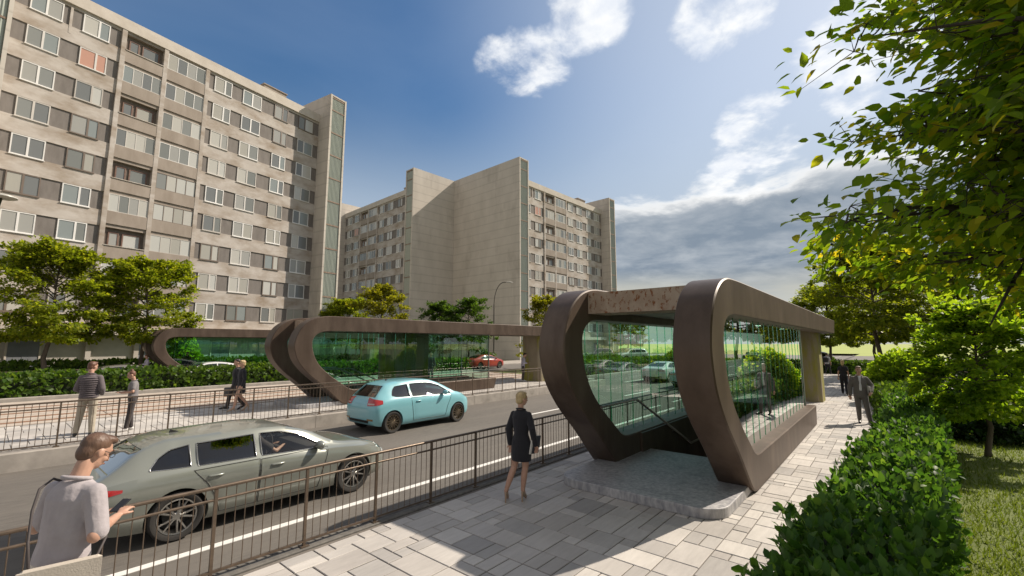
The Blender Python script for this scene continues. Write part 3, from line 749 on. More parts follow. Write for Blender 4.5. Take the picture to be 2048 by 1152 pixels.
# shrubs and hedges
def blob_shrub(name, label, R, H, n, lsize, m, seed, cat='shrub', group=None, cone=False, tpl=LEAF4):
    rng = np.random.default_rng(seed); root = empty(name); tag(root, label, cat, group)
    u = unit(rng.normal(0, 1, (n, 3))); u[:, 2] = np.abs(u[:, 2]) if not cone else u[:, 2]
    lump = 1 + .13 * np.sin(u[:, 0] * 7 + seed) * np.sin(u[:, 1] * 6 + 1.3 * seed) + .08 * np.sin(u[:, 2] * 11 + u[:, 0] * 9)
    rr = rng.uniform(.55, 1.04, n) ** .5 * lump
    P = u * rr[:, None] * [R, R, H if not cone else H / 2]
    if cone: P[:, 2] += H / 2; k = np.clip(1.15 - .5 * P[:, 2] / H, .35, 1.1); P[:, 0] *= k; P[:, 1] *= k
    P[:, 2] = np.maximum(P[:, 2], .02)
    D = u + rng.normal(0, .6, P.shape) + [0, 0, .25]; Nn = u + rng.normal(0, .5, P.shape) + [0, 0, .5]
    b = MB(); b.tube([(0, 0, -.05), (.02, 0, H * .6)], [.06, .03], 6)
    for a in range(5): b.tube([(0, 0, .05), (math.cos(a * 1.26) * R * .5, math.sin(a * 1.26) * R * .5, H * .6)], [.03, .012], 5)
    b.build('stem_core', M['bark_dark'], root, smooth=True)
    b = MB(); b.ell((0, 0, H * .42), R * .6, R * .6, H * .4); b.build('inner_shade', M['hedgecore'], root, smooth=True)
    leaves('foliage', P, D, Nn, lsize * rng.uniform(.7, 1.25, n), tpl, m, root)
    return root
globe = blob_shrub('dome_shrub', 'dome shaped clipped shrub behind the pavement hedge', 1.35, 2.2, 5200, .16, M['leaf_lime'], 3, cone=True)
put(globe, (25.2, -.35, -.03))
bush = blob_shrub('laurel_bush', 'dark glossy bush between the hedge and dome shrub', 1.25, 1.15, 3600, .15, M['leaf_dark'], 8)
put(bush, (21.5, -1.35, -.03))
G3 = 'dark bushes on the lawn edge'
for x, y, sc, lab in [(17.9, -1.9, .9, 'dark glossy bush directly behind the lawn hornbeam trunk'), (19.6, -3.2, 1., 'dark glossy bush right of the hornbeam trunk'), (24.2, -4.4, 1.3, 'dark glossy bush at the back of the lawn'), (27.5, -3.0, 1.2, 'dark bush under the park maples'),
                      (21.5, -6.5, 1.1, 'dark glossy bush at the far right lawn edge'), (36.0, -2.5, 1.5, 'dark bush in the shade behind the dome shrub')]:
    put(copy_tree(bush), (x, y, -.03), x, sc, lab, G3)
bush2 = blob_shrub('green_shrub', 'leafy green shrub by the left nose window of the near entrance', 1.5, 1.6, 3000, .2, M['leaf_green'], 18)
put(bush2, (33.5, 21.2, -.03))
G4 = 'green shrubs on the far median'
for x, y, sc, lab in [(37.0, 21.4, .95, 'leafy shrub behind the median hedge, seen through teal glass'), (41, 21.6, 1.05, 'rounded shrub behind the median hedge before the white vehicle'), (56.5, 20.2, 1.15, 'shrub right of the white off-road vehicle'),
                      (60, 19.9, .9, 'low shrub far along the median'), (14.0, 29.2, .8, 'shrub in the median behind the platform entrance glass'), (11.3, 28.6, .72, 'leafy shrub behind the slanted nose of the platform entrance'), (58, 5.6, .7, 'small shrub by the parked dark car'), (66, 6.2, .8, 'small shrub on the meadow edge')]:
    put(copy_tree(bush2), (x, y, -.03), x, sc, lab, G4)
cone = blob_shrub('conifer_shrub', 'bright green rounded shrub behind the farthest entrance glass', 1.25, 2.9, 3600, .2, M['leaf_lime'], 13, cone=True)
put(cone, (10.2, 41.4, .05))
put(copy_tree(cone), (25.5, 35.9, .06), 1, (.8, .8, .85), 'bright green rounded shrub seen through the platform entrance')

def hedge(name, label, pts, w, h, dens, lsize, m, seed, tpl=LEAF4, z=-.03, jit=.07, core=.14):
    """leafy hedge following a polyline of (x,y)"""
    rng = np.random.default_rng(seed); root = empty(name, (0, 0, 0)); tag(root, label, 'hedge')
    Ps, Ns, Ts = [], [], []
    cb = MB()
    for (a, b2) in zip(pts[:-1], pts[1:]):
        a = np.array(a, float); b2 = np.array(b2, float); L = np.linalg.norm(b2 - a); t = (b2 - a) / L; nrm = np.array([-t[1], t[0]])
        n = int(dens * L * (w + 2 * h)); u = rng.uniform(0, L, n); per = rng.uniform(0, w + 2 * h, n)
        side = np.zeros((n, 2)); no = np.zeros((n, 3))
        l = per < h; r = per > h + w; tp = ~(l | r); sv = np.zeros(n); sz = np.zeros(n)
        sv[l] = w / 2; sz[l] = per[l]; no[l, :2] = nrm
        sv[r] = -w / 2; sz[r] = per[r] - h - w; no[r, :2] = -nrm
        sv[tp] = w / 2 - (per[tp] - h); sz[tp] = h; no[tp, 2] = 1
        # round the shoulders
        k = np.clip((sz - (h - .22)) / .22, 0, 1); no[l | r, 2] += k[l | r]; sv = sv * (1 - .10 * k)
        bump = .09 * np.sin(u * 2.1 + seed) * np.sin(sv * 4 + u * .9) + .06 * np.sin(u * 5.3 + sz * 6 + sv * 5)
        dep = rng.uniform(-jit * 1.6, jit, n) + bump
        P = np.zeros((n, 3)); P[:, :2] = a + t * u[:, None] + nrm * sv[:, None]; P[:, 2] = sz
        no = unit(no); P += no * dep[:, None]
        Ps.append(P); Ns.append(no); Ts.append(np.tile(np.array([t[0], t[1], 0]), (n, 1)))
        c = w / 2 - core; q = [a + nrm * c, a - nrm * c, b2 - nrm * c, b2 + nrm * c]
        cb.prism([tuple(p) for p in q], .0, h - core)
    P, no, T = np.vstack(Ps), np.vstack(Ns), np.vstack(Ts); n = len(P)
    P[:, 2] = np.maximum(P[:, 2], .02)
    D = T * rng.normal(0, .8, (n, 1)) + [0, 0, .55] + no * .55 + rng.normal(0, .35, (n, 3))
    Nn = no + rng.normal(0, .42, (n, 3)) + [0, 0, .25]
    cb.build('stem_core', M['hedgecore'], root)  # added dark core box, blocks the view and stands for the hedge's inner shade
    leaves('foliage', P, D, Nn, lsize * rng.uniform(.6, 1.25, n), tpl, m, root)
    root.location.z = z
    return root
hedge('hedge', 'big leaved green hedge along the right side of the near pavement', [(2.2, .5), (5, .36), (9, .06), (12.5, -.2), (19.2, -.4)], .88, .9, 560, .112, M['leaf_laurel'], 2, tpl=LEAF8, jit=.09)
hedge('hedge', 'hedge continuing the pavement edge behind the man in the suit', [(19.3, -.38), (24, .05), (31, .75), (40, 1.5)], 1.1, .9, 150, .17, M['leaf_hedge'], 12)
hedge('hedge', 'leafy hedge between the tram tracks and side road', [(-12, 27.85), (12, 27.85), (27, 27.85)], 1.1, 1.2, 120, .22, M['leaf_hedge'], 4)
hedge('hedge', 'far hedge in front of the garages of the nearest block', [(-14, 41.3), (27, 41.3)], 1.2, 1.25, 85, .26, M['leaf_hedge'], 6)
hedge('hedge', 'hedge along the far side of the road beyond the platform', [(27.2, 19.6), (50, 19.6)], 1.3, 1.0, 110, .2, M['leaf_hedge'], 7)
hedge('hedge', 'hedge farther along the median near the horizon', [(52, 19.8), (95, 20.2)], 1.4, 1.05, 45, .3, M['leaf_hedge'], 17)
hedge('hedge', 'hedge crossing behind the end of the near pavement', [(47.5, 5.6), (47.8, 1.9), (46, -8)], 1.6, .95, 110, .2, M['leaf_hedge'], 19)
# lawn grass
rng = np.random.default_rng(4)
n = 60000
gx = 3.2 + (26 - 3.2) * rng.uniform(0, 1, n) ** 1.7; gy = -.05 - rng.uniform(0, 1, n) ** 1.2 * (1.2 + (gx - 3) * .5)
P = np.stack([gx, gy, np.full(n, -.035)], 1); D = np.tile([0, 0, 1.], (n, 1)) + rng.normal(0, .45, (n, 3)); Nn = rng.normal(0, 1, (n, 3))
GT = (np.array([(0, .1, 0), (0, -.1, 0), (1, .0, .25)], float), np.array([(0, 1, 2)]))
tag(leaves('grass', P, D, Nn, .075 * rng.uniform(.5, 1.3, n) * (1 + gx * .02), GT, M['grass']), 'short mown green grass of the lawn beside the hedge', 'grass', kind='stuff')

# ------------------------------------------------------------------ vehicles
def paint_mat(name, c, metal=.0, rough=.28):
    return mat(name, c, rough=rough, metal=metal, coat=1.0, spec=.5)
M['tyre'] = mat('tyre_rubber', (.03, .028, .026), rough=.85, bump=.3, scale=20, bscale=60)
M['rim'] = mat('alloy_rim', (.42, .41, .39), rough=.28, metal=.9)
M['rim_dark'] = mat('bronze_rim', (.24, .20, .15), rough=.32, metal=.9)
M['disc'] = mat('brake_disc', (.05, .05, .05), rough=.5, metal=.5)
M['carglass'] = glass_mat('car_glass', (.78, .80, .77), 1.2, ior=1.52)
M['cardark'] = mat('car_dark_glass', (.008, .01, .012), rough=.03, spec=.9)
M['cabin'] = mat('cabin_trim', (.03, .027, .025), rough=.8)
M['seatm'] = mat('car_seat', (.05, .044, .04), rough=.9)
M['tail'] = mat('tail_light_red', (.42, .012, .01), rough=.12, spec=.7, coat=1)
M['tailclear'] = mat('tail_light_clear', (.55, .42, .38), rough=.15)
M['headl'] = mat('head_light', (.62, .64, .66), rough=.08, spec=.8, coat=1)
M['trim'] = mat('black_trim', (.018, .017, .016), rough=.5)
M['chrome'] = mat('chrome_trim', (.62, .60, .56), rough=.15, metal=1)
M['amber'] = mat('reflector', (.22, .13, .05), rough=.2, coat=1)

WAGON = dict(L=4.55, wx=(1.0, 3.70), R=.33, tw=.23, st=[
    (0.00, 0.46, 0.700, 0.720, 0.520, 0.560, 0.440), (.02, .37, .76, .82, .66, .72, .58), (.08, .31, .84, .90, .76, .83, .69), (.2, .26, .88, .965, .82, .885, .70), (.36, .22, .91, 1.08, .85, .905, .68),
    (.55, .2, .93, 1.225, .86, .915, .63), (.72, .19, .935, 1.305, .865, .918, .59), (.95, .19, .935, 1.35, .87, .92, .58), (1.40, 0.18, 0.930, 1.355, 0.870, 0.920, 0.635), (2.00, 0.18, 0.920, 1.370, 0.870, 0.920, 0.640),
    (2.40, 0.18, 0.905, 1.350, 0.870, 0.920, 0.635), (2.70, 0.18, 0.890, 1.280, 0.870, 0.918, 0.650), (3.00, 0.18, 0.875, 1.170, 0.870, 0.915, 0.640), (3.25, 0.18, 0.865, 1.025, 0.870, 0.910, 0.700), (3.45, 0.19, 0.850, 0.945, 0.870, 0.908, 0.740),
    (3.90, 0.20, 0.800, 0.880, 0.860, 0.895, 0.720), (4.22, 0.21, 0.720, 0.795, 0.800, 0.840, 0.640), (4.40, 0.24, 0.645, 0.710, 0.720, 0.740, 0.540), (4.52, 0.30, 0.565, 0.615, 0.580, 0.600, 0.440), (4.55, 0.36, 0.510, 0.540, 0.440, 0.460, 0.360)],
    win=[('quarter', [(.66, .985), (.9, .972), (1.13, .965)], [(.66, 1.0), (.76, 1.12), (.90, 1.205), (1.13, 1.24)], True),
         ('rear', [(1.22, .958), (2.0, .945)], [(1.22, 1.248), (2.0, 1.268)], True),
         ('front', [(2.09, .943), (3.12, .905)], [(2.09, 1.268), (2.4, 1.255), (2.7, 1.17), (3.0, 1.0), (3.12, .935)], False)],
    doors=[([(.26, 1.52), (.48, 1.46), (.70, 1.34), (.91, 1.16)], [(.26, 2.03), (.91, 2.05)]), ([(.26, 2.05), (.9, 2.07)], [(.26, 3.02), (.5, 3.08), (.9, 3.2)])],
    rearwin=(.99, 1.25, .62, .50), screen=(.965, 1.315, .66, .55), mirror=(2.98, .925), cav=(.42, 3.4), tailz=(.735, .885))
HATCH = dict(L=4.02, wx=(.65, 3.28), R=.315, tw=.2, st=[
    (0.00, .42, .70, .72, .50, .54, .40), (.03, .33, .78, .86, .66, .71, .52), (.10, .26, .85, 1.0, .75, .81, .60), (.2, .23, .9, 1.10, .79, .845, .62), (.36, .21, .96, 1.25, .81, .86, .58),
    (.55, .2, .985, 1.40, .82, .868, .545), (.72, .2, .995, 1.45, .825, .87, .54), (1.1, .19, 1.0, 1.495, .83, .875, .55), (1.7, .19, .99, 1.515, .83, .875, .555), (2.15, .19, .975, 1.49, .83, .872, .55),
    (2.5, .19, .96, 1.40, .83, .87, .57), (2.8, .19, .95, 1.265, .83, .865, .61), (3.05, .2, .935, 1.13, .825, .86, .66), (3.22, .2, .92, 1.04, .82, .855, .69), (3.5, .21, .87, .97, .80, .84, .67),
    (3.75, .23, .78, .87, .75, .78, .6), (3.92, .26, .68, .75, .64, .66, .5), (4.0, .34, .58, .63, .5, .52, .4), (4.02, .40, .52, .55, .42, .43, .33)],
    win=[('quarter', [(.66, 1.08), (.8, 1.04), (1.28, 1.02)], [(.66, 1.11), (.72, 1.24), (.82, 1.33), (1.28, 1.375)], True),
         ('front', [(1.38, 1.015), (2.98, .985)], [(1.38, 1.38), (1.9, 1.39), (2.2, 1.36), (2.55, 1.26), (2.85, 1.09), (2.98, 1.02)], True)],
    doors=[([(.29, 1.42), (.975, 1.30)], [(.29, 2.72), (.6, 2.80), (.975, 3.0)])],
    rearwin=(1.06, 1.37, .60, .46), screen=(1.07, 1.43, .63, .52), mirror=(2.62, 1.0), cav=(.32, 3.1), tailz=(.82, 1.03))
SEDAN = dict(L=4.8, wx=(1.0, 3.85), R=.35, tw=.23, st=[
    (0.00, .48, .74, .78, .52, .58, .44), (.03, .38, .84, .92, .68, .74, .58), (.12, .3, .92, 1.0, .78, .86, .70), (.4, .25, .95, 1.05, .86, .93, .72), (.8, .22, .97, 1.14, .885, .945, .68), (1.3, .2, .97, 1.29, .89, .95, .6),
    (1.8, .2, .965, 1.39, .89, .95, .57), (2.3, .2, .955, 1.425, .89, .95, .575), (2.8, .2, .945, 1.39, .89, .945, .58), (3.2, .2, .935, 1.26, .89, .94, .62), (3.6, .2, .92, 1.06, .885, .935, .7), (3.85, .21, .9, .985, .88, .93, .74),
    (4.3, .22, .82, .90, .85, .89, .7), (4.6, .25, .7, .78, .74, .77, .58), (4.75, .33, .6, .65, .58, .6, .44), (4.8, .4, .54, .57, .45, .47, .36)],
    win=[('rear', [(1.15, 1.04), (2.25, 1.0)], [(1.15, 1.06), (1.5, 1.2), (1.9, 1.30), (2.25, 1.32)], True), ('front', [(2.33, 1.0), (3.5, .975)], [(2.33, 1.32), (2.8, 1.29), (3.15, 1.18), (3.5, 1.02)], True)],
    doors=[([(.28, 1.62), (.95, 1.3)], [(.28, 2.28), (.95, 2.3)]), ([(.28, 2.3), (.94, 2.32)], [(.28, 3.4), (.94, 3.5)])],
    rearwin=(1.10, 1.34, .56, .5), screen=(1.02, 1.36, .66, .54), mirror=(3.2, .98), cav=(.6, 3.7), tailz=(.8, .9))
SUV = dict(L=4.5, wx=(.9, 3.55), R=.37, tw=.24, st=[
    (0.00, .55, .86, .90, .55, .6, .48), (.03, .42, .98, 1.05, .72, .78, .62), (.12, .34, 1.08, 1.28, .80, .87, .66), (.3, .28, 1.1, 1.5, .86, .92, .64), (.5, .26, 1.1, 1.62, .88, .93, .62), (1.2, .25, 1.1, 1.68, .88, .93, .62), (2.2, .25, 1.08, 1.68, .88, .93, .62),
    (2.6, .25, 1.07, 1.62, .88, .93, .62), (2.95, .25, 1.06, 1.42, .88, .925, .65), (3.3, .26, 1.04, 1.18, .88, .92, .72), (3.6, .27, 1.0, 1.1, .87, .91, .74), (4.1, .28, .93, 1.02, .83, .87, .7), (4.35, .32, .82, .9, .74, .77, .6), (4.46, .4, .7, .78, .6, .62, .48), (4.5, .48, .62, .66, .48, .5, .38)],
    win=[('quarter', [(.45, 1.17), (1.1, 1.16)], [(.45, 1.4), (.55, 1.5), (1.1, 1.53)], True), ('rear', [(1.18, 1.16), (2.0, 1.14)], [(1.18, 1.53), (2.0, 1.54)], True), ('front', [(2.08, 1.14), (3.05, 1.12)], [(2.08, 1.54), (2.45, 1.52), (2.75, 1.4), (3.05, 1.17)], True)],
    doors=[([(.35, 1.4), (1.08, 1.14)], [(.35, 2.02), (1.08, 2.04)]), ([(.35, 2.04), (1.06, 2.06)], [(.35, 3.02), (1.06, 3.12)])],
    rearwin=(1.2, 1.5, .62, .54), screen=(1.16, 1.56, .66, .56), mirror=(2.9, 1.14), cav=(.4, 3.2), tailz=(.95, 1.15))

def loft(spec, inset=0., xr=None, n=90, zfloor=None):
    st = np.array(spec['st']); L = spec['L']
    if xr: xs = np.linspace(xr[0], xr[1], 40)
    else: xs = np.unique(np.concatenate([np.linspace(0, L, n), st[:, 0]]))
    # monotone-ish smooth interpolation of station tables
    def smooth(col):
        x0, y0 = st[:, 0], st[:, col]; m = np.gradient(y0, x0)
        d = np.diff(y0) / np.diff(x0)
        for i in range(1, len(x0) - 1):
            m[i] = 0 if d[i - 1] * d[i] <= 0 else 2 * d[i - 1] * d[i] / (d[i - 1] + d[i])
        m[0], m[-1] = d[0], d[-1]
        i = np.clip(np.searchsorted(x0, xs) - 1, 0, len(x0) - 2); h = x0[i + 1] - x0[i]; t = (xs - x0[i]) / h
        return (2 * t ** 3 - 3 * t ** 2 + 1) * y0[i] + (t ** 3 - 2 * t ** 2 + t) * h * m[i] + (-2 * t ** 3 + 3 * t ** 2) * y0[i + 1] + (t ** 3 - t ** 2) * h * m[i + 1]
    zl, zb, zt, wl, wb, wt = [smooth(c) for c in range(1, 7)]
    if zfloor: zl = np.full_like(zl, zfloor)
    if inset:
        sl = np.abs(np.gradient(zt, xs)); zt = zt - inset * np.sqrt(1 + sl ** 2); wl = wl - inset; wb = wb - inset; wt = wt - inset * 1.1; zb = np.minimum(zb, zt - .05)
    rows = []
    for a, b2, c, w1, w2, w3 in zip(zl, zb, zt, wl, wb, wt):
        h = c - b2; zm = a + .55 * (b2 - a)
        half = [(0, a), (w1 * .75, a), (w1 * .96, a + .015), (w1, a + .07), (w1 + (w2 - w1) * .55, a + .25 * (b2 - a)), (w2 * .995, zm), (w2, b2 - .22 * (b2 - a)), (w2 * .985, b2 - .07), (w2 * .955, b2),
                (w2 * .93 + (w3 - w2 * .93) * .18, b2 + h * .16), (w2 * .93 + (w3 - w2 * .93) * .55, b2 + h * .5), (w3 + (w2 * .93 - w3) * .12, b2 + h * .84), (w3 * .955, b2 + h * .945), (w3 * .72, b2 + h * .99), (w3 * .35, c), (0, c + .002)]
        rows.append(half)
    k = len(rows[0]); V = []; F = []
    for x, r in zip(xs, rows):
        for y, z in r: V.append((x, -y, z))
        for y, z in r[1:-1][::-1]: V.append((x, y, z))
    m = 2 * k - 2
    for i in range(len(xs) - 1):
        for j in range(m): F.append((i * m + j, i * m + (j + 1) % m, (i + 1) * m + (j + 1) % m, (i + 1) * m + j))
    F.append(tuple(range(m))[::-1]); F.append(tuple((len(xs) - 1) * m + j for j in range(m)))
    b = MB(); b.add(V, F); return b

def solid(b):
    me = b.mesh('tmp'); bm = bmesh.new(); bm.from_mesh(me); bmesh.ops.recalc_face_normals(bm, faces=bm.faces); bm.to_mesh(me); bm.free()
    o = bpy.data.objects.new('tmp', me); COL.objects.link(o); return o

def make_car(name, spec, paint, label, cat='car', hollow=True, rimm='rim', roof=None, spokes=5, group=None, sport=False):
    root = empty(name); tag(root, label, cat, group); L = spec['L']; pm = M[paint]
    b = loft(spec); body = solid(b); tmp = [body]
    me0 = body.data; bvh = BVHTree.FromPolygons([v.co[:] for v in me0.vertices], [p.vertices[:] for p in me0.polygons])
    def cast(o, d, off):
        hit = bvh.ray_cast(Vector(o), Vector(d))
        if hit[0] is None: return None
        nrm = hit[1] if hit[1].dot(Vector(d)) < 0 else -hit[1]
        return hit[0] + nrm * off
    def side_patch(lo, hi, s, off, nu=18, nv=7, m=None, nm='part', parent=None, rim_in=True):
        x0, x1 = lo[0][0], lo[-1][0]; g = MB(); P = []
        for i in range(nu + 1):
            x = x0 + (x1 - x0) * i / nu
            za = interp(x, [p[0] for p in lo], [p[1] for p in lo]); zb = interp(x, [p[0] for p in hi], [p[1] for p in hi])
            for j in range(nv + 1):
                z = za + (zb - za) * j / nv
                P.append(cast((x, s * 2, z), (0, -s, 0), off) or Vector((x, s * .8, z)))
        f = [(i * (nv + 1) + j, (i + 1) * (nv + 1) + j, (i + 1) * (nv + 1) + j + 1, i * (nv + 1) + j + 1) for i in range(nu) for j in range(nv)]
        g.add(P, f); return g.build(nm, m, parent or root, smooth=True)
    def zpatch(left, right, s, off, nm, m, parent=None, nu=12, nv=12):   # edges given as x(z)
        g = MB(); P = []; z0, z1 = left[0][0], left[-1][0]
        for j in range(nv + 1):
            z = z0 + (z1 - z0) * j / nv
            xa = interp(z, [p[0] for p in left], [p[1] for p in left]); xb = interp(z, [p[0] for p in right], [p[1] for p in right])
            for i in range(nu + 1):
                x = xa + (xb - xa) * i / nu; P.append(cast((x, s * 2, z), (0, -s, 0), off if 0 < i < nu and 0 < j < nv else -.004) or Vector((x, s * .8, z)))
        g.add(P, [(j * (nu + 1) + i, j * (nu + 1) + i + 1, (j + 1) * (nu + 1) + i + 1, (j + 1) * (nu + 1) + i) for j in range(nv) for i in range(nu)])
        return g.build(nm, m, parent or root, smooth=True)
    def end_patch(z0, z1, w0, w1, front, off, nm, m, nu=12, nv=6, yc=0, parent=None):
        g = MB(); P = []; d = -1 if front else 1; ox = L + 1 if front else -1
        for j in range(nv + 1):
            z = z0 + (z1 - z0) * j / nv; w = w0 + (w1 - w0) * j / nv
            for i in range(nu + 1): P.append(cast((ox, yc + w * (2 * i / nu - 1), z), (d, 0, 0), off) or Vector((ox - d, yc, z)))
        g.add(P, [(j * (nu + 1) + i, j * (nu + 1) + i + 1, (j + 1) * (nu + 1) + i + 1, (j + 1) * (nu + 1) + i) for j in range(nv) for i in range(nu)])
        return g.build(nm, m, parent or root, smooth=True)
    def polar(s, cx, a0, a1, zf, off, nm, m, nu=14, nv=5, parent=None):   # zf(t)->(z0,z1); a in degrees from -x (rear) or +x
        g = MB(); P = []
        for i in range(nu + 1):
            t = i / nu; a = rad(a0 + (a1 - a0) * t); d = Vector((math.cos(a), s * math.sin(a), 0)); za, zb = zf(t)
            for j in range(nv + 1):
                z = za + (zb - za) * j / nv; o = Vector((cx, 0, z)) + d * 4
                P.append(cast(o, -d, off) or (Vector((cx, 0, z)) + d * .8))
        g.add(P, [(i * (nv + 1) + j, (i + 1) * (nv + 1) + j, (i + 1) * (nv + 1) + j + 1, i * (nv + 1) + j + 1) for i in range(nu) for j in range(nv)])
        return g.build(nm, m, parent or root, smooth=True)
    # --- openings
    cut = []
    if hollow:
        cav = solid(loft(spec, .055, spec['cav'], zfloor=.34)); cut.append(cav)
    wl = MB()
    for wx in spec['wx']:
        for s in (-1, 1):
            wl.lathe([(0, -.18), (spec['R'] + .045, -.18), (spec['R'] + .045, .5), (0, .5)], 'y', 40, (wx, s * .85 - (.16 if s > 0 else .16), spec['R'] + .0))
    cut.append(solid(wl))
    if hollow:
        for nm, lo, hi, op in spec['win']:
            poly = []; xs = np.linspace(lo[0][0], lo[-1][0], 20)
            poly = [(x, interp(x, [p[0] for p in lo], [p[1] for p in lo])) for x in xs] + [(x, max(interp(x, [p[0] for p in hi], [p[1] for p in hi]), interp(x, [p[0] for p in lo], [p[1] for p in lo]) + .004)) for x in xs[::-1]]
            for s in (-1, 1):
                w = MB(); w.prism_y(poly, s * .45 if s > 0 else -1.3, 1.3 if s > 0 else -.45); cut.append(solid(w))
        for (z0, z1, w0, w1), (xa, xb) in ((spec['rearwin'], (-.3, spec['cav'][0] + .75)), (spec['screen'], (spec['cav'][1] - 1.2, L))):
            w = MB(); w.add([(xa, -w0, z0), (xa, w0, z0), (xa, w1, z1), (xa, -w1, z1), (xb, -w0, z0), (xb, w0, z0), (xb, w1, z1), (xb, -w1, z1)],
                            [(0, 1, 2, 3), (4, 5, 6, 7), (0, 1, 5, 4), (1, 2, 6, 5), (2, 3, 7, 6), (3, 0, 4, 7)]); cut.append(solid(w))
    for c in cut:
        mo = body.modifiers.new('cut', 'BOOLEAN'); mo.operation = 'DIFFERENCE'; mo.solver = 'EXACT'; mo.object = c; c.hide_render = True
    dg = bpy.context.evaluated_depsgraph_get(); dg.update()
    me = bpy.data.meshes.new_from_object(body.evaluated_get(dg)); me.name = 'body'
    for c in cut + [body]:
        d = c.data; bpy.data.objects.remove(c); bpy.data.meshes.remove(d)
    me.polygons.foreach_set('use_smooth', [True] * len(me.polygons))
    try: me.set_sharp_from_angle(angle=rad(32))
    except Exception: pass
    # interior faces dark
    mats = [pm, M['cabin']]
    if hollow:
        for p in me.polygons:
            c = p.center
            if spec['cav'][0] - .02 < c.x < spec['cav'][1] + .02 and abs(c.y) < .86:
                hit = bvh.find_nearest(c)
                if hit[3] is not None and hit[3] > .03: p.material_index = 1
    bo = mobj('body', me, mats, root)
    # --- panels, glazing
    for s in (-1, 1):
        for nm, lo, hi, op in spec['win']:
            dark = (not hollow)
            o = side_patch(lo, hi, s, .003 if dark else -.012, m=M['cardark'] if dark else M['carglass_dark' if op else 'carglass'], nm='side_window')
            g = MB(); pts = []
            xs = np.linspace(lo[0][0], lo[-1][0], 16)
            ring = [(x, interp(x, [p[0] for p in lo], [p[1] for p in lo])) for x in xs] + [(x, interp(x, [p[0] for p in hi], [p[1] for p in hi]) + .004) for x in xs[::-1]]
            ring.append(ring[0]); pts = [cast((x, s * 2, z), (0, -s, 0), .002) for x, z in ring]; pts = [p for p in pts if p is not None]
            if len(pts) > 3: g.tube(pts, .008, 5, caps=False); g.build('window_trim', M['chrome' if sport else 'trim'], o, smooth=True)
        for dn in spec['doors']:
            d = zpatch(dn[0], dn[1], s, .006, 'door', pm)
            g = MB(); edge = [(q[1], q[0]) for q in dn[0]]; e2 = [(q[1], q[0]) for q in dn[1]]
            loop = edge + e2[::-1] + edge[:1]; pts = []
            for (xa, za_), (xb, zb_) in zip(loop[:-1], loop[1:]):
                for t in np.linspace(0, 1, 9)[:-1]:
                    p = cast((xa + (xb - xa) * t, s * 2, za_ + (zb_ - za_) * t), (0, -s, 0), .0015)
                    if p is not None: pts.append(p)
            if len(pts) > 8: g.tube(pts + pts[:1], .0055, 5, caps=False); g.build('door_seal', M['trim'], d, smooth=True)
            x = dn[0][-1][1] + .17 if dn is spec['doors'][0] else dn[0][-1][1] + .14; z = dn[0][-1][0] - .115
            c0, c1 = cast((x, s * 2, z), (0, -s, 0), .022), cast((x + .21, s * 2, z), (0, -s, 0), .022)
            if c0 and c1:
                g = MB(); g.tube([c0 - Vector((0, s * .02, 0)), c0 * .85 + c1 * .15, c0 * .15 + c1 * .85, c1 - Vector((0, s * .02, 0))], [.012, .016, .016, .012], 8); g.build('handle', pm, d, smooth=True)
        # mirror
        mx, mz = spec['mirror']; c0 = cast((mx, s * 2, mz), (0, -s, 0), 0) or Vector((mx, s * .85, mz))
        g = MB(); g.ell(c0 + Vector((.02, s * .13, .045)), .07, .12, .075); g.tube([c0 - Vector((0, s * .02, 0)), c0 + Vector((.01, s * .08, .03))], .022, 6); g.build('wing_mirror', pm, root, smooth=True)
        # lights
        za, zb = spec['tailz']
        o = polar(s, .6, 104 if sport else 110, 143, lambda t: (za + .06 * (1 - t) ** 2 + .0, zb + .02 - .075 * (1 - t)), .007, 'tail_light', M['tail'])
        polar(s, .6, 126, 141, lambda t: (za + .035, za + .075), .011, 'reversing_lamp', M['tailclear'], parent=o)
        polar(s, L - .9, 46, 12, lambda t: (interp(L - .25, [q[0] for q in spec['st']], [q[2] for q in spec['st']]) - .12 - .03 * t, interp(L - .25, [q[0] for q in spec['st']], [q[2] for q in spec['st']]) + .01 - .06 * t), .006, 'headlight', M['headl'])
        polar(s, .6, 128, 142, lambda t: (.40, .455), .006, 'reflector', M['amber'])
    gm = M['carglass_dark'] if hollow else M['cardark']; go = -.012 if hollow else .004
    z0, z1, w0, w1 = spec['rearwin']; end_patch(z0, z1, w0, w1, False, go, 'rear_window', gm)
    z0, z1, w0, w1 = spec['screen']; end_patch(z0, z1, w0, w1, True, go, 'windscreen', M['carglass'] if hollow else M['cardark'])
    end_patch(.33, .41, .5, .55, False, .004, 'bumper_trim', M['trim']); end_patch(.36, .52, .38, .42, True, .005, 'grille', M['trim'])
    g = MB(); g.box(.5, L - .4, -.72, .72, .17, .24); g.build('underbody', M['trim'], root)
    # wheels
    R, tw = spec['R'], spec['tw']; proto = None
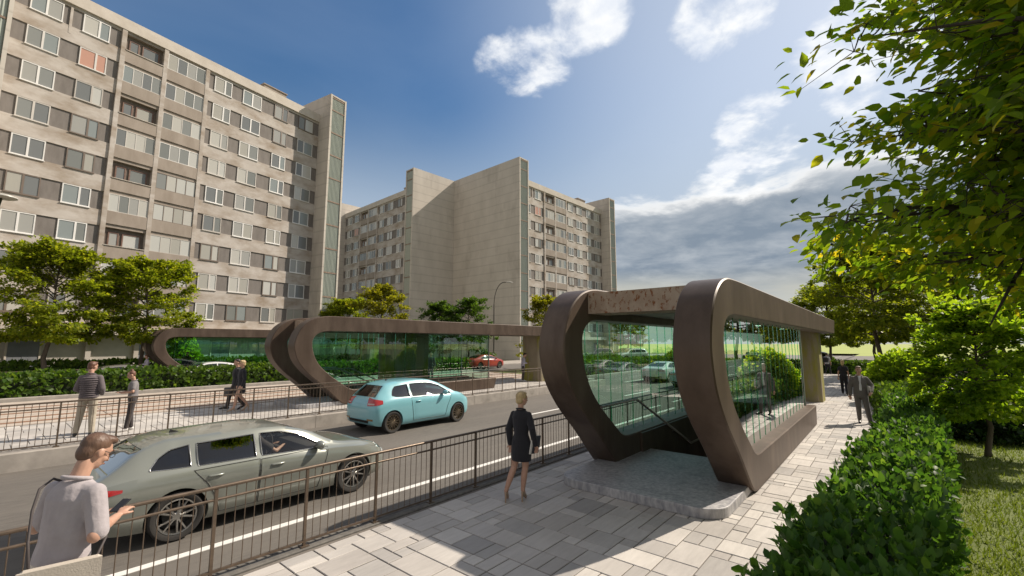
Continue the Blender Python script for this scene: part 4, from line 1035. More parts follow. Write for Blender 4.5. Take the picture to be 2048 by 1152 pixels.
    for wx in spec['wx']:
        for s in (-1, 1):
            if proto is None:
                g = MB(); g.lathe([(.0, .02), (R * .45, .02), (R * .45, .05), (0, .05)], 'y', 24); w = g.build('wheel', M['disc'], root, smooth=True, auto=40)
                t = MB(); t.lathe([(R * .70, -tw / 2 + .02), (R * .78, -tw / 2), (R * .93, -tw / 2), (R * .99, -tw / 2 + .03), (R, -.03), (R, .03), (R * .99, tw / 2 - .03), (R * .93, tw / 2), (R * .78, tw / 2), (R * .70, tw / 2 - .02), (R * .7, -tw / 2 + .02)], 'y', 48); t.build('tyre', M['tyre'], w, smooth=True, auto=50)
                r = MB(); r.lathe([(R * .64, -tw / 2 + .05), (R * .66, -tw / 2 + .012), (R * .715, -tw / 2 + .008), (R * .72, -tw / 2 + .03), (R * .70, tw / 2 - .02), (R * .67, tw / 2 - .02), (R * .655, -.02), (R * .64, -tw / 2 + .05)], 'y', 48)
                r.lathe([(0, -tw / 2 + .015), (R * .12, -tw / 2 + .015), (R * .17, -tw / 2 + .03), (R * .19, 0), (0, 0)], 'y', 20)
                for q in range(spokes * 2):
                    a = 2 * math.pi * (q // 2) / spokes + (.15 if q % 2 else -.15); a2 = 2 * math.pi * (q // 2) / spokes + (.24 if q % 2 else -.24)
                    r.tube([(R * .12 * math.cos(a), -tw / 2 + .028, R * .12 * math.sin(a)), (R * .66 * math.cos(a2), -tw / 2 + .03, R * .66 * math.sin(a2))], [.017, .013], 6)
                r.build('rim', M[rimm], w, smooth=True, auto=40); proto = w
            else: w = copy_tree(proto, root)
            w.location = (wx, s * (.905 - tw / 2 if spec is not HATCH else .865 - tw / 2), R); w.rotation_euler = (0, 0, 0 if s < 0 else math.pi)
    if hollow:
        x = spec['mirror'][0]
        g = MB()
        for xx in (x - .95, x - 1.8):
            for yy in ((-.36, .36)):
                g.bbox(xx - .05, xx + .45, yy - .24, yy + .24, .34, .56, .03); g.tube([(xx - .02, yy, .5), (xx - .18, yy, 1.05)], [.17, .13], 10); g.ell((xx - .2, yy, 1.17), .06, .12, .09)
        g.build('seat', M['seatm'], root, smooth=True, auto=40)
        g = MB(); g.bbox(x - .1, x + .55, -.72, .72, .5, .90, .08); g.build('dashboard', M['cabin'], root)
        g = MB(); th = [(x - .33 + .03 * math.cos(a) , .36 + .18 * math.sin(a), .86 + .18 * math.cos(a)) for a in np.linspace(0, 2 * math.pi, 20)]
        g.tube(th, .014, 6, caps=False); g.tube([(x - .32, .36, .86), (x - .05, .36, .75)], .03, 6); g.tube([(x - .33, .19, .86), (x - .33, .53, .86)], .014, 6); g.build('steering_wheel', M['cabin'], root, smooth=True)
    g = MB(); zt = [q[3] for q in spec['st']]; ax = L * .24; az = interp(ax, [q[0] for q in spec['st']], zt)
    g.prism_y([(ax - .07, az - .01), (ax + .09, az - .01), (ax - .05, az + .05)], -.015, .015); g.build('aerial', M['trim'], root)
    return root
M['carglass_dark'] = glass_mat('car_glass_dark', (.10, .11, .11), 2.0, ior=1.52)
M['p_sage'] = paint_mat('paint_sage', (.245, .26, .23), .3)
M['p_teal'] = paint_mat('paint_teal', (.22, .50, .56), .0)
M['p_white'] = paint_mat('paint_white', (.62, .62, .61))
M['p_grey'] = paint_mat('paint_grey', (.20, .185, .165), .3)
M['p_black'] = paint_mat('paint_black', (.012, .014, .015))
M['p_red'] = paint_mat('paint_red', (.40, .045, .03))
M['p_pale'] = paint_mat('paint_pale_teal', (.36, .47, .48))
car = make_car('estate_car', WAGON, 'p_sage', 'sage green estate car with silver spoked wheels driving behind the near railing', spokes=5, sport=True)
put(car, (1.02, 8.70, -.2), 0)
car = make_car('hatchback', HATCH, 'p_teal', 'light teal three door hatchback with bronze wheels on the road', rimm='rim_dark', spokes=7)
put(car, (7.76, 12.72, -.2), 0, 1.03)
w = make_car('sedan_car', SEDAN, 'p_white', 'white sedan with curved roof seen from behind through the near entrance glass', hollow=False)
put(w, (30.6, 12.9, -.2), .02)
def recolour(o, paint, label):
    c = copy_tree(o); c['label'] = label
    for ch in c.children_recursive:
        for i, sl in enumerate(ch.material_slots):
            if sl.material and sl.material.name.startswith('paint_'):
                sl.link = 'OBJECT'; sl.material = M[paint]
    return c
put(recolour(w, 'p_pale', 'pale blue grey car just ahead of the near entrance nose, close to the railing'), (27.6, 9.7, -.2), .0)
put(recolour(w, 'p_white', 'white car with red tail light behind the hedge and couple'), (11.75, 31.9, 0), math.pi)
put(recolour(w, 'p_grey', 'grey brown car behind the hedge beside the man in the quilted jacket'), (2.75, 31.2, 0), .0)
put(recolour(w, 'p_black', 'black car driving away in the distance on the main road'), (77.5, 16.6, -.2), .02)
put(recolour(w, 'p_red', 'red car on the side road seen through the platform entrance glass'), (31.0, 31.8, 0), 0)
su = make_car('off_road_car', SUV, 'p_white', 'white off-road vehicle parked beyond the median hedge', hollow=False)
put(su, (58.5, 25.5, .2), rad(150))
put(recolour(su, 'p_grey', 'dark parked car at the end of the pavement beneath the trees'), (56, 4.6, .05), rad(95))
put(recolour(su, 'p_black', 'dark vehicle parked beside the white off-road vehicle'), (62.0, 28.2, .2), rad(150))

# ------------------------------------------------------------------ people
M['skin'] = mat('skin', (.50, .30, .215), (.44, .25, .175), rough=.5, scale=14)
M['lips'] = mat('lips', (.36, .15, .12), rough=.45)
M['eyew'] = mat('eye', (.06, .045, .04), rough=.15)
def cloth(name, c, c2=None, wr=.5, sc=9, stretch=(1, 1, 1)):
    return mat(name, c, c2 or tuple(x * .86 for x in c), rough=.9, scale=7, bump=wr, bscale=sc, sheen=.15, bdist=.03, stretch=stretch)
for k, c in dict(mauve=(.40, .365, .38), cream=(.60, .55, .49), beige=(.42, .37, .29), plum=(.125, .105, .115), greytee=(.20, .185, .19), charcoal=(.048, .04, .04), black=(.013, .013, .018), suit=(.135, .12, .112), white=(.62, .61, .63), lilac=(.45, .42, .50), brown=(.15, .11, .085), navy=(.03, .035, .05)).items(): M['c_' + k] = cloth('cloth_' + k, c)
M['c_quilt'] = cloth('cloth_quilt', (.13, .108, .115), wr=.2)
for k, c in dict(brown=(.14, .078, .05), blond=(.58, .43, .22), dark=(.02, .015, .012), redbrown=(.17, .075, .045), grey=(.24, .17, .12)).items(): M['h_' + k] = mat('hair_' + k, c, tuple(x * .55 for x in c), rough=.5, scale=16, stretch=(1, 1, .25), bump=.6, bscale=50)
M['shoe_beige'] = mat('shoe_beige', (.40, .28, .19), rough=.35); M['shoe_black'] = mat('shoe_black', (.02, .018, .018), rough=.35); M['shoe_white'] = mat('shoe_white', (.6, .58, .56), rough=.6)

def V3(*a): return Vector(a)
class Fig(MB):
    def cap(s, p0, p1, r0, r1, n=12):
        p0, p1 = Vector(p0), Vector(p1)
        s.tube([p0, p0 * .75 + p1 * .25, p0 * .5 + p1 * .5, p0 * .25 + p1 * .75, p1], [r0, r0 * .8 + r1 * .22, (r0 + r1) * .51, r0 * .22 + r1 * .8, r1], n)
        s.ell(p0, r0, r0, r0, None, n, 8); s.ell(p1, r1, r1, r1, None, n, 8)
    def rings(s, st, n=20):      # (x,y,z,rx,ry)
        b = len(s.v)
        for x, y, z, rx, ry in st:
            for j in range(n):
                a = 2 * math.pi * j / n; s.v.append((x + rx * math.cos(a), y + ry * math.sin(a), z))
        for i in range(len(st) - 1):
            for j in range(n): s.f.append([b + i * n + j, b + i * n + (j + 1) % n, b + (i + 1) * n + (j + 1) % n, b + (i + 1) * n + j]); s.mi.append(0)
        s.f.append([b + j for j in range(n)][::-1]); s.mi.append(0)
        s.f.append([b + (len(st) - 1) * n + j for j in range(n)]); s.mi.append(0)
    def fuse(s, name, m, parent, vox, sm=4):
        o = s.build('tmp', m, None, fix=True)
        r = o.modifiers.new('r', 'REMESH'); r.mode = 'VOXEL'; r.voxel_size = vox
        q = o.modifiers.new('s', 'SMOOTH'); q.factor = .5; q.iterations = sm
        return apply_mods(o, name, m, parent)

def hand(b, w, d, s, r=1., curl=.5, up=(0, 0, 1)):
    """palm and five bent fingers; w wrist, d direction, s=+1 left / -1 right"""
    w = Vector(w); d = Vector(d).normalized(); u = Vector(up); side = d.cross(u).normalized(); nrm = side.cross(d).normalized()
    pl = .092 * r
    for t in (-.026, -.009, .009, .026): b.cap(w + d * .01, w + d * pl + side * t * r, .016 * r, .0125 * r, 8)
    for i, (t, l) in enumerate(((-.029, .062), (-.010, .074), (.010, .080), (.029, .068)) if s > 0 else ((-.029, .068), (-.010, .080), (.010, .074), (.029, .062))):
        k = w + d * pl + side * t * r; d1 = (d - nrm * curl * .7).normalized(); k2 = k + d1 * l * .5 * r; d2 = (d - nrm * curl * 2.2).normalized()
        b.cap(k, k2, .0098 * r, .0088 * r, 8); b.cap(k2, k2 + d2 * l * .5 * r, .0088 * r, .0072 * r, 8)
    th = side * (-s if False else (1 if s > 0 else -1)) * -1
    k = w + d * .03 * r + th * .022 * r; k2 = k + (d * .7 + th * .75 - nrm * .25).normalized() * .042 * r
    b.cap(k, k2, .0125 * r, .0105 * r, 8); b.cap(k2, k2 + (d - nrm * .4).normalized() * .03 * r, .0105 * r, .0082 * r, 8)

STAND = dict(hip=(.0, .09, .93), knee=(.02, .10, .50), ankle=(-.03, .105, .085), toe=(.13, .13, .03))
def person(label, loc, hd, h=1.78, legs=None, arms=None, lean=0., nod=0., turn=0., top='shirt', topm='c_mauve', sleeve=.6, bot='trousers', botm='c_beige', shoem='shoe_black', heel=0.,
           hair='short', hairm='h_brown', vox=.014, female=False, hem=.86, seated=False, extra=None, shirtfront=None, group=None):
    k = h / 1.78
    root_loc = Vector(loc)
    lg = {}
    for s, nm in ((1, 'L'), (-1, 'R')):
        d = dict(STAND)
        if legs and nm in legs: d.update(legs[nm])
        lg[nm] = {q: Vector((v[0], s * v[1] if q != 'abs' else v[1], v[2] + (heel * (1 if q in ('ankle',) else (.0 if q == 'toe' else .6))))) for q, v in d.items()}
    ar = {}
    sw = .142 if female else .172
    def sp(x, y, z):   # bend the upper body forward about the waist
        dz = z - 1.0
        return Vector((x + max(0, dz) * math.sin(lean), y, 1.0 + (dz * math.cos(lean) if dz > 0 else dz)))
    for s, nm in ((1, 'L'), (-1, 'R')):
        d = dict(sh=(0, sw, 1.388), el=(-.03, sw + .06, 1.14), wr=(.04, sw + .075, .89), hd=(.12, 0, -1), curl=.45)
        if arms and nm in arms: d.update(arms[nm])
        ar[nm] = dict(sh=sp(d['sh'][0], s * d['sh'][1], d['sh'][2]), el=sp(d['el'][0], s * d['el'][1], d['el'][2]), wr=sp(d['wr'][0], s * d['wr'][1], d['wr'][2]), hd=Vector((d['hd'][0], s * d['hd'][1], d['hd'][2])), curl=d['curl'], up=d.get('up', (0, 0, 1)) if abs(d['hd'][2]) < .8 else (1, 0, 0))
    hz = heel * .6
    fw = .92 if female else 1.
    # ---------------- body
    b = Fig()
    TS = [(0, 0, .84, .085, .13), (0, 0, .93, .105, .155), (-.005, 0, 1.0, .10, .145 * fw), (0, 0, 1.1, .09, .125 * fw), (.005, 0, 1.25, .105, .145 * fw), (.0, 0, 1.37, .10, .155 * fw), (-.005, 0, 1.43, .075, .12), (-.005, 0, 1.47, .052, .06)]
    def tors(st): return [(*sp(x, y, z + hz), rx, ry) for x, y, z, rx, ry in st]
    b.rings(tors(TS))
    hc = sp(.025, 0, 1.655 + hz); nk = sp(-.005, 0, 1.44 + hz)
    Rn = Matrix.Rotation(turn, 3, 'Z') @ Matrix.Rotation(nod + lean * .6, 3, 'Y')
    hc = nk + Matrix.Rotation(nod * .6, 3, 'Y') @ (hc - nk)
    b.cap(nk, nk * .35 + hc * .65 - Rn @ V3(.02, 0, 0), .056 * fw, .052 * fw)
    def H(x, y, z): return hc + Rn @ V3(x, y, z)
    b.ell(H(-.005, 0, .025), .098, .076, .098, Rn); b.ell(H(.02, 0, -.045), .07, .058, .075, Rn); b.ell(H(.045, 0, -.085), .036, .036, .026, Rn)
    b.cap(H(.088, 0, .012), H(.108, 0, -.028), .010, .015, 8); b.ell(H(.078, 0, .032), .02, .052, .012, Rn)
    b.ell(H(.086, 0, -.062), .013, .024, .011, Rn)
    for s in (1, -1):
        b.ell(H(-.005, s * .078, -.008), .024, .011, .033, Rn); b.ell(H(.055, s * .04, -.03), .028, .024, .024, Rn)
    for nm in 'LR':
        s = 1 if nm == 'L' else -1; A = ar[nm]; Z = V3(0, 0, hz)
        sh, el, wr = A['sh'] + Z, A['el'] + Z, A['wr'] + Z
        b.cap(nk * .55 + sh * .45 - V3(0, 0, .015), sh, .048 * fw, .05 * fw); b.cap(sh, el, .05 * fw, .04 * fw); b.cap(el, wr, .041 * fw, .027 * fw)
        hand(b, wr, A['hd'], s, .95 if female else 1.05, A['curl'], A['up'])
        g = lg[nm]; b.cap(g['hip'], g['knee'], .085, .056); b.cap(g['knee'], g['knee'] * .62 + g['ankle'] * .38 - V3(.012, 0, 0), .054, .054); b.cap(g['knee'] * .62 + g['ankle'] * .38 - V3(.012, 0, 0), g['ankle'], .054, .036)
        b.cap(g['ankle'], g['toe'], .036, .024)
    for i in range(len(b.v)): b.v[i] = tuple(q * k for q in b.v[i])
    body = b.fuse('person', M['skin'], None, vox * k, 5)
    body.location = root_loc; body.rotation_euler = (0, 0, rad(hd)); tag(body, label, 'person', group)
    def done(f, nm, m, v=None, sm=4):
        for i in range(len(f.v)): f.v[i] = tuple(q * k for q in f.v[i])
        return f.fuse(nm, M[m], body, (v or vox) * k, sm)
    # ---------------- trousers / skirt / shoes
    e = .016
    if bot == 'trousers':
        f = Fig(); f.rings([(x, y, z + hz, rx + .018, ry + .018) for x, y, z, rx, ry in TS[:3]] + [(0, 0, 1.03 + hz, .105, .15)])
        for nm in 'LR':
            g = lg[nm]; an = g['ankle'] + (g['knee'] - g['ankle']).normalized() * .03
            f.cap(g['hip'], g['knee'], .098, .074); f.cap(g['knee'], an, .074, .058)
        done(f, 'trousers', botm)
    elif bot == 'skirt':
        f = Fig(); zz = .62
        f.rings(tors([(0.01, 0, zz, .135, .175), (0, 0, .75, .135, .185), (0, 0, .93, .125, .175), (0, 0, 1.03, .105, .145)]))
        done(f, 'skirt', botm)
    for nm in 'LR':
        f = Fig(); g = lg[nm]; d = (g['toe'] - g['ankle']); dh = V3(d.x, d.y, 0).normalized()
        a = g['ankle']; t = g['toe']
        if heel > .02:
            f.cap(a - V3(0, 0, .035), a * .45 + t * .55 - V3(0, 0, .012), .034, .034); f.cap(a * .45 + t * .55 - V3(0, 0, .015), t + dh * .05 - V3(0, 0, .01), .036, .014)
            f.cap(a - dh * .035 - V3(0, 0, .03), V3(a.x, a.y, t.z - .025) - dh * .035, .02, .012)
            done(f, 'shoe', shoem, min(vox, .009), 2)
        else:
            f.cap(a - dh * .03 - V3(0, 0, .03), a * .4 + t * .6, .045, .042); f.cap(a * .4 + t * .6, t + dh * .05, .042, .034)
            f.cap(a - V3(0, 0, .03), a + V3(0, 0, .01), .046, .044)
            done(f, 'shoe', shoem)
    # ---------------- top
    f = Fig(); g_ = .018 if top == 'shirt' else (.017 if female else .027)
    lo = hem
    st = [(0, 0, lo, .125 + g_ * .6, .165 * (fw if female else 1) + g_ * .8), (0, 0, (lo + 1.05) / 2, .118 + g_ * .5, .158 * fw + g_), (0, 0, 1.08, .10 + g_, (.118 if female else .145) * fw + g_), (.006, 0, 1.25, .112 + g_, .155 * fw + g_), (0, 0, 1.36, .105 + g_, .168 * fw + g_ * .8), (-.005, 0, 1.43, .078 + g_, .125 + g_ * .5), (-.008, 0, 1.475, .058 + g_ * .4, .064 + g_ * .4)]
    if female and top != 'shirt': st[0] = (0, 0, lo, .125, .17)
    f.rings(tors(st))
    for nm in 'LR':
        A = ar[nm]; Z = V3(0, 0, hz); sh, el, wr = A['sh'] + Z, A['el'] + Z, A['wr'] + Z
        f.cap(nk * .55 + sh * .45 - V3(0, 0, .012), sh - V3(0, 0, .005), .05 * fw + g_ * .5, .052 * fw + g_ * .6)
        if sleeve < 1: f.cap(sh, sh + (el - sh) * min(1, sleeve / .5) if sleeve <= .5 else el, .05 * fw + g_ * .75, (.05 * fw if sleeve <= .5 else .043 * fw) + g_)
        if sleeve > .5:
            if sleeve >= 1: f.cap(sh, el, .05 * fw + g_ * .75, .045 * fw + g_)
            f.cap(el, el + (wr - el) * min(.97, (sleeve - .5) * 2), .044 * fw + g_, .034 * fw + g_ * .8)
    if top == 'quilt':
        pass
    c = done(f, {'shirt': 'shirt', 'jacket': 'jacket', 'quilt': 'quilted_jacket'}[top], topm)
    if top in ('jacket', 'shirt', 'quilt'):
        f = Fig(); z = 1.468 + hz
        pts = [sp(-.008 + (.062 + g_ * .6) * math.cos(a), (.068 + g_ * .5) * math.sin(a), z + .012 - .02 * math.cos(a)) for a in np.linspace(.5, 2 * math.pi - .5, 18)]
        f.tube([q * k for q in pts], .015 * k, 8); o = f.build('collar', M[topm], c, smooth=True)
    if shirtfront:
        f = Fig(); f.rings(tors([(.055, 0, 1.02, .085, .055), (.06, 0, 1.2, .09, .06), (.05, 0, 1.36, .092, .06), (.02, 0, 1.475, .065, .06)])); done(f, 'shirt_front', shirtfront)
    # ---------------- hair
    f = Fig(); hv = min(vox, .011)
    if hair == 'short':
        f.ell(H(-.022, 0, .045), .094, .084, .088, Rn); f.ell(H(-.055, 0, -.005), .055, .072, .07, Rn); f.ell(H(.035, 0, .098), .055, .066, .03, Rn)
    elif hair == 'quiff':
        f.ell(H(-.022, 0, .045), .096, .083, .088, Rn); f.ell(H(-.055, 0, -.01), .055, .07, .075, Rn); f.ell(H(.04, .0, .10), .058, .066, .034, Rn); f.ell(H(.07, 0.01, .108), .026, .048, .022, Rn)
    elif hair == 'bob':
        f.ell(H(-.018, 0, .04), .102, .09, .095, Rn); f.ell(H(-.05, 0, -.03), .062, .082, .07, Rn); f.ell(H(.04, .02, .09), .055, .06, .036, Rn)
    elif hair == 'bun':
        f.ell(H(-.022, 0, .045), .094, .082, .086, Rn); f.ell(H(-.05, 0, .0), .055, .07, .06, Rn); f.ell(H(-.045, 0, .145), .042, .042, .038, Rn)
    elif hair == 'long':
        f.ell(H(-.018, 0, .04), .1, .088, .093, Rn); f.ell(H(-.065, 0, -.06), .05, .075, .11, Rn); f.ell(H(-.075, 0, -.15), .035, .05, .09, Rn)
    done(f, 'hair', hairm, hv, 3)
    for s in (1, -1):
        e = MB(); e.ell([q * k for q in H(.083, s * .033, .008)], .011 * k, .014 * k, .007 * k, Rn); e.build('eye', M['eyew'], body, smooth=True)
        e = MB(); e.ell([q * k for q in H(.088, s * .034, .034)], .008 * k, .022 * k, .006 * k, Rn); e.build('eyebrow', M[hairm], body, smooth=True)
    e = MB(); e.ell([q * k for q in H(.095, 0, -.06)], .008 * k, .021 * k, .007 * k, Rn); e.build('lips', M['lips'], body, smooth=True)
    if extra: extra(body, k, H, Rn, ar, sp)
    return body
def W(o, p):   # local point of a figure to world
    a = o.rotation_euler.z; c, s = math.cos(a), math.sin(a); l = o.location
    return Vector((l.x + p[0] * c - p[1] * s, l.y + p[0] * s + p[1] * c, l.z + p[2]))
def held(name, shape, o, p, rot, label, cat, m):
    b = MB(); sx, sy, sz = shape; b.bbox(-sx / 2, sx / 2, -sy / 2, sy / 2, -sz / 2, sz / 2, min(shape) * .3); q = b.build(name, m, None)
    q.location = W(o, p); q.rotation_euler = (rot[0], rot[1], rot[2] + o.rotation_euler.z); tag(q, label, cat); return q
M['phone'] = mat('phone_case', (.015, .015, .018), rough=.2); M['bag_cream'] = mat('cream_canvas', (.52, .47, .40), (.46, .41, .35), rough=.9, scale=5, bump=.3, bscale=90)
M['bag_grey'] = mat('grey_bag', (.16, .155, .15), rough=.7, scale=5); M['paper'] = mat('paper', (.6, .58, .54), rough=.7); M['laptop'] = mat('laptop_shell', (.38, .38, .40), rough=.35, metal=.6)
M['strap'] = mat('strap', (.06, .05, .05), rough=.7); M['leather'] = mat('elbow_patch', (.50, .27, .18), rough=.6)

READ = dict(L=dict(el=(.02, .25, 1.16), wr=(.27, .07, 1.13), hd=(.9, -.35, .25), curl=.35), R=dict(el=(.0, .26, 1.15), wr=(.26, .09, 1.14), hd=(.9, -.35, .25), curl=.4))
def ex_man(body, k, H, Rn, ar, sp):
    b = MB()   # spectacles
    for s in (1, -1):
        pts = [H(.105, s * .034 + .026 * math.cos(a), .006 + .02 * math.sin(a)) * k for a in np.linspace(0, 2 * math.pi, 14)]; b.tube(pts, .0022, 5, caps=False)
        b.tube([H(.1, s * .06, .01) * k, H(.0, s * .083, .012) * k], .0022, 5)
    b.tube([H(.106, .01, .01) * k, H(.106, -.01, .01) * k], .0022, 5); b.build('spectacles', M['trim'], body, smooth=True)
    for s, nm in ((1, 'L'), (-1, 'R')):
        b = MB(); c = (ar[nm]['el'] + V3(-.03, s * .012, -.02)) * k; b.ell(c, .043, .04, .046); b.build('elbow', M['skin'], body, smooth=True)
man = person('man in a mauve shirt with rolled sleeves reading a phone by the near railing', (.53, 4.66, 0), 30, 1.86, arms=READ, lean=.10, nod=.42, turn=-.12, top='shirt', topm='c_mauve', sleeve=.52, bot='trousers', botm='c_cream', hair='quiff', hairm='h_brown', vox=.0075, hem=.96, extra=ex_man)
held('phone', (.13, .068, .009), man, (.385, .0, 1.235), (0, -.5, .1), 'dark phone held by the man in the mauve shirt', 'phone', M['phone'])
root = empty('shoulder_bag', W(man, (0, 0, 0)), man.rotation_euler.z); tag(root, 'cream canvas shoulder bag hanging at the hip of the man in the mauve shirt', 'bag')
b = MB(); b.bbox(-.20, .20, -.045, .045, .60, 1.06, .02); b.bbox(-.205, .205, -.056, -.046, .80, 1.07, .004); o = b.build('bag_body', M['bag_cream'], root); o.location = (-.16, -.225, 0); o.rotation_euler = (0, 0, rad(-40))
b = MB()
sp_ = [(-.26, -.10, 1.04), (-.215, -.0, 1.2), (-.165, .07, 1.38), (-.10, .125, 1.50), (-.01, .14, 1.545), (.09, .11, 1.48), (.17, -.0, 1.3), (.16, -.17, 1.1), (-.02, -.32, 1.04)]
b.tube(sp_, .009, 6); b.build('strap', M['strap'], root, smooth=True)

WALK = dict(L=dict(hip=(0, .085, .92), knee=(.16, .085, .53), ankle=(.22, .085, .11), toe=(.38, .095, .07)), R=dict(hip=(0, .085, .92), knee=(.0, .085, .5), ankle=(-.25, .085, .17), toe=(-.13, .09, .03)))
WALKR = dict(L=WALK['R'], R=WALK['L'])
quilt = person('man in a plum quilted jacket and beige trousers standing on the platform', (1.95, 15.75, .2), 62, 1.87, legs=dict(L=dict(knee=(.03, .14, .5), ankle=(.0, .18, .085), toe=(.15, .22, .03)), R=dict(ankle=(-.04, .14, .085), toe=(.11, .17, .03))),
   arms=dict(L=dict(el=(.0, .24, 1.13), wr=(.18, .15, 1.02), hd=(.9, -.5, 0)), R=dict(el=(-.02, .245, 1.12), wr=(.16, .19, .99), hd=(.9, -.5, 0))), nod=.1, turn=-.5, top='quilt', topm='c_quilt', sleeve=1., bot='trousers', botm='c_beige', hairm='h_redbrown', hem=.90, vox=.011)
b = MB()   # stitched ribs of the quilting
for z in np.arange(.94, 1.4, .05):
    rx = np.interp(z, [.9, 1.08, 1.25, 1.36, 1.43], [.139, .133, .145, .138, .11]); ry = np.interp(z, [.9, 1.08, 1.25, 1.36, 1.43], [.18, .177, .187, .19, .14])
    pts = [(rx * 1.01 * math.cos(a) * 1.05, ry * 1.05 * math.sin(a), z * 1.05) for a in np.linspace(0, 2 * math.pi, 25)]; b.tube(pts, .016, 6, caps=False)
b.build('quilting', M['c_quilt'], quilt, smooth=True)
girl = person('young woman with a hair bun and grey tee reading a phone on the platform', (2.85, 15.85, .2), 172, 1.60, arms=READ, nod=.3, lean=.03, topm='c_greytee', sleeve=.3, botm='c_charcoal', shoem='shoe_white', hair='bun', hairm='h_redbrown', female=True, hem=.97, vox=.011,
   legs=dict(L=dict(knee=(.04, .10, .5), ankle=(.10, .11, .09), toe=(.26, .13, .03))))
held('phone', (.13, .066, .009), girl, (.36, 0, 1.07), (0, -.5, .1), 'phone in the hands of the young woman with the bun', 'phone', M['phone'])
HL = dict(sh=(0, .142, 1.388), el=(-.06, .21, 1.15), wr=(-.02, .21, .9))
blw = person('blonde woman in a black dress suit walking with a dark haired man on the platform', (6.02, 17.3, .2), 176, 1.72, legs=WALK, arms=dict(R=HL), top='jacket', topm='c_black', sleeve=1., bot='skirt', botm='c_black', shoem='shoe_beige', heel=.06, hair='bob', hairm='h_blond', female=True, hem=.84, vox=.012)
drk = person('dark haired man in black walking beside the blonde woman on the platform', (6.08, 17.97, .2), 176, 1.78, legs=WALKR, top='jacket', topm='c_black', sleeve=1., botm='c_charcoal', hairm='h_dark', hem=.84, vox=.014)
q = held('briefcase', (.40, .09, .30), drk, (.1, -.27, .62), (0, 0, 0), 'grey briefcase carried by the dark haired man on the platform', 'briefcase', M['bag_grey'])
person('person in a lilac shirt and brown trousers under the second maple', (7.25, 37.4, .06), 185, 1.74, topm='c_lilac', sleeve=.9, botm='c_brown', hairm='h_redbrown', vox=.016, nod=.2, arms=READ)
sec = person('blonde woman in a black skirt suit and beige heels on the near pavement', (5.88, 4.74, 0), 14, 1.69, legs=dict(L=dict(hip=(0, .085, .93), knee=(.0, .13, .51), ankle=(-.14, .22, .10), toe=(-.0, .26, .03)), R=dict(hip=(0, .085, .93), knee=(.05, .055, .51), ankle=(.02, .02, .10), toe=(.17, .0, .03))),
   arms=dict(L=dict(el=(-.05, .215, 1.14), wr=(-.03, .20, .89), hd=(.1, 0, -1)), R=dict(el=(-.07, .24, 1.16), wr=(.02, .255, .90), hd=(.45, 0, -.85), curl=.9)), turn=-.6, nod=.08, top='jacket', topm='c_black', sleeve=1., bot='skirt', botm='c_black', shoem='shoe_beige', heel=.085, hair='bob', hairm='h_blond', female=True, hem=.80, vox=.0075)
held('notebook', (.022, .20, .29), sec, (.05, -.215, .90), (.08, -.15, 1.35), 'pale folder held at the hip of the blonde woman in black', 'folder', M['paper'])
held('notebook', (.02, .19, .28), sec, (.08, -.228, .895), (.08, -.15, 1.35), 'dark notebook pressed against the pale folder', 'notebook', M['c_navy'])
suit = person('man in a grey suit walking towards us along the hedge', (18.45, .82, 0), 188, 1.80, legs=dict(L=dict(hip=(0, .085, .92), knee=(.10, .12, .52), ankle=(.10, .17, .09), toe=(.25, .22, .03)), R=dict(hip=(0, .085, .92), knee=(.04, .085, .5), ankle=(-.08, .075, .1), toe=(.07, .09, .03))),
   arms=dict(L=dict(el=(-.06, .30, 1.17), wr=(.14, .25, 1.0), hd=(.8, -.3, -.5), curl=.8), R=dict(el=(-.02, .255, 1.14), wr=(.03, .27, .88))), turn=.1, nod=-.02, top='jacket', topm='c_suit', sleeve=1., botm='c_suit', hairm='h_grey', hem=.80, vox=.009, shirtfront='c_white')
held('book', (.2, .03, .27), suit, (.10, .22, 1.05), (.1, .2, .3), 'pale book under the arm of the man in the grey suit', 'book', M['paper'])
person('woman in a black top and trousers walking away past the suited man', (27.9, 1.85, 0), 3, 1.72, legs=WALK, topm='c_black', sleeve=.25, botm='c_black', hair='long', hairm='h_blond', female=True, hem=.95, vox=.013)
bp = person('person in dark clothes with a backpack emerging behind the lift shaft', (45.2, 4.0, 0), -20, 1.78, legs=WALKR, topm='c_white', sleeve=.4, botm='c_black', hairm='h_dark', vox=.018)
b = MB(); b.bbox(-.33, -.13, -.17, .17, 1.0, 1.42, .05); r_ = b.build('backpack', M['black'], None); r_.location = W(bp, (0, 0, 0)); r_.rotation_euler.z = bp.rotation_euler.z; tag(r_, 'black backpack on the person behind the lift shaft', 'backpack')
person('man in a pale lilac shirt reading his phone by the end shaft', (21.9, 17.5, .2), -45, 1.76, arms=READ, nod=.35, lean=.08, topm='c_lilac', sleeve=.9, botm='c_charcoal', shoem='shoe_white', hairm='h_dark', vox=.013)
person('person in dark clothes standing behind the platform entrance glass', (18.9, 22.7, .2), -130, 1.78, top='jacket', topm='c_navy', sleeve=1., botm='c_navy', hairm='h_dark', vox=.016)
person('person in dark clothes inside the nose of the farthest entrance', (9.55, 37.8, .2), -100, 1.76, top='jacket', topm='c_black', sleeve=1., botm='c_black', hairm='h_dark', vox=.018)
SIT = dict(L=dict(hip=(0, .09, .93), knee=(.40, .12, .98), ankle=(.62, .12, .62), toe=(.76, .12, .66)), R=dict(hip=(0, .09, .93), knee=(.40, .12, .98), ankle=(.62, .12, .62), toe=(.76, .12, .66)))
DRV = dict(L=dict(el=(.22, .22, 1.18), wr=(.40, .14, 1.26), hd=(.9, -.2, .2), curl=.9), R=dict(el=(.22, .22, 1.18), wr=(.40, .14, 1.26), hd=(.9, -.2, .2), curl=.9))
